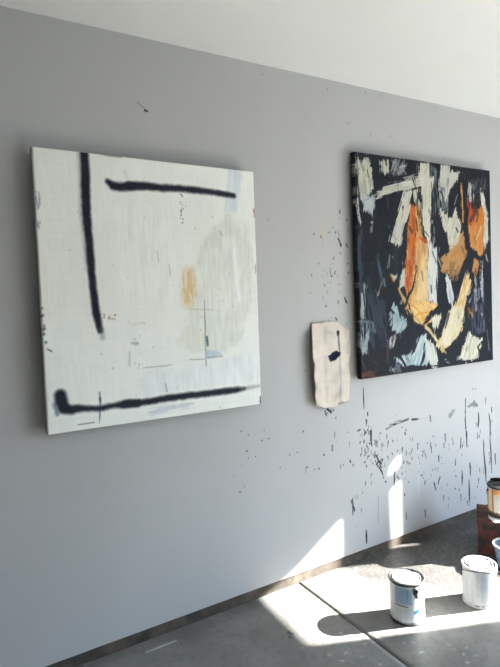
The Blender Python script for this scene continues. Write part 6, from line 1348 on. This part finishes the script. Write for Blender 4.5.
def paint_can(label, x, y, r, h, body_fn, body_mat, m_rim, m_lid, m_base, ear_az, bail_tilt, bail_mat, z=0.0, rz=0.0, group='paint cans on the floor'):
    t = thing('paint_can', (x, y, z), label, 'paint can', rz, group)
    can_body('can_body', r, h, body_fn, body_mat, t)
    bm = bmesh.new()                                    # rolled bottom seam
    add_lathe(bm, [(0, 0.004), (r - 0.004, 0.003), (r - 0.002, 0), (r + 0.0022, 0.0012), (r + 0.0026, 0.005), (r + 0.0004, 0.0085), (r - 0.004, 0.008)], 72)
    obj('bottom_seam', bm, m_base, t, smooth=True)
    bm = bmesh.new()                                    # rolled top rim and inner groove
    add_lathe(bm, [(r - 0.0005, h - 0.014), (r + 0.0035, h - 0.010), (r + 0.0045, h - 0.004), (r + 0.002, h), (r - 0.003, h - 0.0005), (r - 0.0055, h - 0.004)], 72)
    obj('rim', bm, m_rim, t, smooth=True)
    bm = bmesh.new()                                    # dark channel between rim and lid
    add_lathe(bm, [(r - 0.0055, h - 0.004), (r - 0.006, h - 0.0065), (r - 0.0095, h - 0.0085), (r - 0.0118, h - 0.0075), (r - 0.0125, h - 0.0064)], 72)
    obj('lid_groove', bm, M_GROOVE, t, smooth=True)
    bm = bmesh.new()                                    # pressed lid
    add_lathe(bm, [(r - 0.0125, h - 0.0065), (r - 0.0135, h - 0.0025), (r - 0.0165, h - 0.0012), (r - 0.019, h - 0.0045), (r - 0.026, h - 0.0055), (r - 0.029, h - 0.0045), (r * 0.35, h - 0.0042), (0, h - 0.004)], 72)
    obj('lid', bm, m_lid, t, smooth=True)
    for sg in (0, math.pi):                             # bail ears
        bm = bmesh.new()
        add_lathe(bm, [(0, 0.006), (0.005, 0.0055), (0.008, 0.003), (0.0095, 0.0), (0, -0.0004)], 24)
        bmesh.ops.rotate(bm, verts=bm.verts[:], cent=(0, 0, 0), matrix=Matrix.Rotation(math.radians(90), 3, 'Y'))
        bmesh.ops.translate(bm, verts=bm.verts[:], vec=(r, 0, h - 0.034))
        bmesh.ops.rotate(bm, verts=bm.verts[:], cent=(0, 0, 0), matrix=Matrix.Rotation(ear_az + sg, 3, 'Z'))
        obj('bail_ear', bm, bail_mat, t, smooth=True)
    bm = bmesh.new()                                    # wire bail folded against the can
    pts = []
    R2 = r + 0.007
    for k in range(33):
        a = math.pi * k / 32
        px, py = R2 * math.cos(a), (R2 + 0.004) * math.sin(a)
        c, s_ = math.cos(bail_tilt), math.sin(bail_tilt)
        pts.append((px, py * c, h - 0.034 + py * s_))
    add_tube(bm, pts, 0.0019, 8)
    bmesh.ops.rotate(bm, verts=bm.verts[:], cent=(0, 0, 0), matrix=Matrix.Rotation(ear_az, 3, 'Z'))
    obj('bail_handle', bm, bail_mat, t, smooth=True)
    return t

CAM_AZ = lambda x, y: math.atan2(-2.3 - y, -x)         # azimuth facing the middle of the room
def az_rel(U, a0):                                     # signed angle from a0, positive to the viewer's right
    return (U - a0 + math.pi) % (2 * math.pi) - math.pi

def blue_label_can(x, y, r, h):
    a0 = CAM_AZ(x, y)
    def fn(U, V):
        A = az_rel(U, a0); s = A * r
        col = np.zeros(U.shape + (3,)); col[:] = (226, 228, 226)
        col += ((fbm(s / 0.02, V / 0.05, 41) - 0.5) * 26)[..., None]
        n = 0.6 * vnoise(s / 0.006, V / 0.05, 43) + 0.4 * fbm(s / 0.02, V / 0.02, 44)
        lab = sstep(-0.062, -0.052, s) * (1 - sstep(0.020, 0.026, s))
        def put(mask, c):
            col[:] = col * (1 - mask[..., None]) + np.array(c, float) * mask[..., None]
        put(lab * 0.85 * sstep(0.095, 0.105, V) * (1 - sstep(0.172, 0.178, V)), (146, 178, 212))
        put(lab * sstep(0.45, 0.62, n) * sstep(0.09, 0.1, V) * 0.6, (168, 190, 212))
        put(lab * 0.7 * (1 - sstep(0.082, 0.09, V)) * sstep(0.012, 0.02, V), (190, 204, 220))
        put(lab * sstep(0.5, 0.7, n) * (1 - sstep(0.082, 0.09, V)) * 0.6, (224, 228, 230))
        line = np.exp(-((V - 0.092 + 0.05 * (s + 0.02)) / 0.0022) ** 2) * sstep(-0.062, -0.055, s) * (1 - sstep(0.0, 0.012, s))
        put(np.clip(line, 0, 1) * 0.95, (30, 36, 44))
        put(np.exp(-((s - 0.002) / 0.0018) ** 2) * sstep(0.125, 0.13, V) * (1 - sstep(0.168, 0.172, V)) * 0.6, (84, 112, 150))
        bl = np.exp(-(((s - 0.047) / 0.016) ** 2 + ((V - 0.067 - 0.25 * (s - 0.047)) / 0.010) ** 2) ** 2)
        put(np.clip(bl * 1.3, 0, 1) * 0.95, (30, 84, 150))
        k = np.exp(-(((s - 0.040) / 0.013) ** 2 + ((V - 0.156 + 0.9 * (s - 0.040)) / 0.022) ** 2) ** 2)
        put(np.clip(k * 1.4, 0, 1), (10, 11, 14))
        put((1 - sstep(0.012, 0.02, V + 0.008 * (n - 0.5))) * 0.75, (52, 58, 66))
        return col
    return fn

def white_can(x, y, r, h):
    a0 = CAM_AZ(x, y)
    def fn(U, V):
        A = az_rel(U, a0); s = A * r
        col = np.zeros(U.shape + (3,)); col[:] = (224, 227, 228)
        n = 0.7 * vnoise(s / 0.007, V / 0.12, 51) + 0.3 * fbm(s / 0.02, V / 0.03, 52)
        def put(mask, c):
            col[:] = col * (1 - mask[..., None]) + np.array(c, float) * mask[..., None]
        put(sstep(0.45, 0.7, n) * 0.55, (196, 204, 214))
        put(np.exp(-((s - 0.018) / 0.016) ** 2) * sstep(0.06, 0.12, V) * 0.6, (168, 186, 206))
        put(sstep(0.6, 0.72, fbm(s / 0.012, V / 0.01, 57)) * (1 - sstep(0.012, 0.024, V)) * 0.9, (48, 52, 58))
        return col
    return fn

cx, cy = 1.860, -0.541
paint_can('blue-labelled paint can with black-smeared rim, standing alone in the sunlit floor patch', cx, cy, 0.079, 0.197, blue_label_can(cx, cy, 0.079, 0.197), M_CAN, M_RIMK, M_LID, M_RIMK,
          CAM_AZ(cx, cy) + 0.62, math.radians(-62), M_IRON)
cx, cy = 2.246, -0.652
paint_can('white-smeared paint can with pale rim, nearer the rusty crate', cx, cy, 0.078, 0.192, white_can(cx, cy, 0.078, 0.192), M_CAN, M_RIMW, M_LID2, M_RIMW,
          CAM_AZ(cx, cy) - 1.45, math.radians(18), M_IRON)

# ------------------------------------------------------------------ clutter at the right edge
FLx, FLy = 2.662, -0.340
A_ = math.atan2(0.59, 0.81)
crate = thing('wooden_crate', (FLx, FLy, 0), 'low dark rust-red wooden crate stained with paint, against the right edge', 'crate', A_)
H_ = 0.20
bm = bmesh.new(); add_box(bm, 0, 0.018, -0.36, 0, 0.0, H_ - 0.018, 0.002); obj('front_panel', bm, M_RUST, crate)
bm = bmesh.new(); add_box(bm, 0.242, 0.26, -0.36, 0, 0.0, H_ - 0.018, 0.002); obj('back_panel', bm, M_RUST, crate)
for yy in (-0.018, -0.36):
    bm = bmesh.new(); add_box(bm, 0.018, 0.242, yy, yy + 0.018, 0.0, H_ - 0.018, 0.002); obj('side_panel', bm, M_RUST, crate)
for k in range(4):
    bm = bmesh.new(); add_box(bm, -0.004 + k * 0.0675, 0.0595 + k * 0.0675, -0.364, 0.004, H_ - 0.018, H_, 0.003); obj('top_plank', bm, M_RUST, crate)

lid = thing('plastic_lid', (2.800, -0.420, H_), 'white plastic bucket lid lying on the rusty crate', 'lid')
bm = bmesh.new()
add_lathe(bm, [(0, 0.001), (0.080, 0.0), (0.0865, 0.002), (0.087, 0.008), (0.085, 0.0105), (0.081, 0.0095), (0, 0.009)], 72)
obj('disc', bm, M_WPLAS, lid, smooth=True)
bm = bmesh.new(); add_box(bm, -0.101, -0.084, -0.014, 0.014, 0.004, 0.008, 0.001); obj('pull_tab', bm, M_WPLAS, lid)

tx, ty, tz = 2.832, -0.388, H_ + 0.0112
tr, th_ = 0.081, 0.178
def tan_fn(U, V):
    a0 = CAM_AZ(tx, ty); A = az_rel(U, a0); s = A * tr
    col = np.zeros(U.shape + (3,)); col[:] = (226, 196, 152)
    n = fbm(s / 0.02, V / 0.06, 71)
    col *= (1 + 0.3 * (n - 0.5))[..., None]
    def put(mask, c):
        col[:] = col * (1 - mask[..., None]) + np.array(c, float) * mask[..., None]
    put(sstep(-0.052, -0.047, s) * (1 - sstep(0.07, 0.075, s)) * sstep(0.02, 0.026, V) * (1 - sstep(0.125, 0.131, V)), (226, 224, 214))
    put(sstep(-0.052, -0.047, s) * sstep(0.131, 0.136, V) * 0.8, (206, 140, 84))
    put(np.exp(-((s + 0.056) / 0.005) ** 2) * 0.8, (112, 66, 44))
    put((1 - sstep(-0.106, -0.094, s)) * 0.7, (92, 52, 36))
    put((1 - sstep(0.016, 0.034, V + 0.02 * (n - 0.5))) * 0.9, (66, 42, 34))
    put(sstep(0.160, 0.172, V) * 0.8, (60, 46, 42))
    return col
paint_can('tan paint can with a white label and black rim, on the rusty crate', tx, ty, tr, th_, tan_fn, M_CAN, M_RIMK, M_RIMK, M_RIMK,
          CAM_AZ(tx, ty) + 1.9, math.radians(-50), M_IRON, z=tz, group='paint cans on the crate')

bz = tz + th_
br = thing('paint_brush', (2.900, -0.420, bz), 'black paint-crusted brush lying across the tan can', 'brush', 2.3)
bm = bmesh.new(); add_tube(bm, [(-0.035, 0, 0.013), (-0.02, 0, 0.014), (0.05, 0, 0.016), (0.10, 0, 0.016), (0.13, 0, 0.015)], [0.012, 0.013, 0.009, 0.011, 0.006], 12)
obj('handle', bm, M_IRON, br, smooth=True)
bm = bmesh.new(); add_box(bm, -0.068, -0.033, -0.026, 0.026, 0.003, 0.024, 0.004); obj('ferrule', bm, M_RIMK, br)
bm = bmesh.new(); add_box(bm, -0.125, -0.066, -0.028, 0.028, 0.002, 0.022, 0.006); obj('bristles', bm, M_RIMK, br)

pail = thing('paint_pail', (2.672, -0.530, 0), 'blue-grey pail with a white rim in front of the rusty crate', 'pail')
pr, ph = 0.082, 0.125
bm = bmesh.new()
add_lathe(bm, [(0, 0.004), (0.052, 0.003), (0.056, 0), (0.058, 0.004), (pr - 0.003, ph - 0.004), (pr - 0.006, ph - 0.004), (0.055, 0.008), (0, 0.008)], 64)
obj('bucket', bm, M_PAIL, pail, smooth=True)
bm = bmesh.new()
add_lathe(bm, [(pr - 0.008, ph - 0.006), (pr, ph - 0.010), (pr + 0.003, ph - 0.004), (pr, ph + 0.001), (pr - 0.006, ph)], 64, close=True)
obj('rim', bm, M_RIMW, pail, smooth=True)
bm = bmesh.new()
add_lathe(bm, [(0, 0.06), (0.068, 0.06), (0.069, 0.064), (0, 0.066)], 48)
obj('paint_fill', bm, M_RIMW, pail, smooth=True)

# ------------------------------------------------------------------ white sheet added out of view to bounce sunlight upward
bm = bmesh.new()
n = 40
gx = np.linspace(2.0, 5.1, n); gy = np.linspace(-2.3, -0.66, n)
gv = {}
for i, a in enumerate(gx):
    for j, b in enumerate(gy):
        if b > -1.45 + 0.75 * (a - 2.0) and a < 3.0: continue
        gv[i, j] = bm.verts.new((a, b, 0.006 + 0.010 * float(fbm(np.array([a / 0.25]), np.array([b / 0.25]), 81)[0])))
for (i, j) in list(gv):
    q4 = [(i, j), (i + 1, j), (i + 1, j + 1), (i, j + 1)]
    if all(k in gv for k in q4): bm.faces.new([gv[k] for k in q4])
M_BOUNCE = mat_noise('bounce_canvas', (232, 230, 222), (242, 240, 234), scale=8, rough=0.9)
dc = obj('bounce_sheet', bm, M_BOUNCE, smooth=True)
tag(dc, 'white canvas sheet added on the floor out of view to bounce sunlight', 'drop cloth')
md = dc.modifiers.new('thickness', 'SOLIDIFY'); md.thickness = 0.002

# ------------------------------------------------------------------ light
SUN_DIR = Vector((-1.0, 0.44, -0.605)).normalized()
sl = bpy.data.lights.new('sun', 'SUN'); sl.energy = 76.0; sl.angle = math.radians(0.53); sl.color = (1.0, 0.955, 0.88)
so = bpy.data.objects.new('sun', sl); COL.objects.link(so); so.location = (12, -6, 8)
so.rotation_euler = SUN_DIR.to_track_quat('-Z', 'Y').to_euler()

w = bpy.data.worlds.new('sky'); SC.world = w; w.use_nodes = True
nt = w.node_tree; bg = nt.nodes['Background']
tc = nt.nodes.new('ShaderNodeTexCoord'); sx = nt.nodes.new('ShaderNodeSeparateXYZ')
nt.links.new(tc.outputs['Generated'], sx.inputs[0])
rp = nt.nodes.new('ShaderNodeValToRGB')
rp.color_ramp.elements[0].position = 0.17; rp.color_ramp.elements[0].color = (0.56, 0.75, 0.97, 1)
rp.color_ramp.elements[1].position = 0.8; rp.color_ramp.elements[1].color = (0.25, 0.45, 0.85, 1)
e = rp.color_ramp.elements.new(0.09); e.color = (0.16, 0.17, 0.17, 1)      # dark horizon band, added to dim sky light on the upper wall
nt.links.new(sx.outputs['Z'], rp.inputs['Fac']); nt.links.new(rp.outputs['Color'], bg.inputs['Color'])
bg.inputs['Strength'].default_value = 22.0

# ------------------------------------------------------------------ camera
cam = bpy.data.cameras.new('camera'); co = bpy.data.objects.new('camera', cam); COL.objects.link(co)
cam.sensor_fit = 'VERTICAL'; cam.sensor_height = 36.0; cam.sensor_width = 36.0
cam.lens = F_PX / 667 * 36.0
cam.clip_start = 0.05
r_, u_, f_ = Vector(CAM_RIGHT), Vector(CAM_UP), Vector(CAM_FWD)
mw = Matrix((( r_.x, u_.x, -f_.x, 0.0), (r_.y, u_.y, -f_.y, -2.3), (r_.z, u_.z, -f_.z, 1.5157), (0, 0, 0, 1)))
co.matrix_world = mw
SC.camera = co

SC.view_settings.view_transform = 'Standard'; SC.view_settings.look = 'None'
SC.view_settings.gamma = 1.0; SC.view_settings.use_curve_mapping = False
SC.view_settings.exposure = 0.10
SC.cycles.use_denoising = True
SC.cycles.max_bounces = 12; SC.cycles.diffuse_bounces = 8
SC.cycles.sample_clamp_indirect = 6.0
SC.cycles.caustics_reflective = False; SC.cycles.caustics_refractive = False
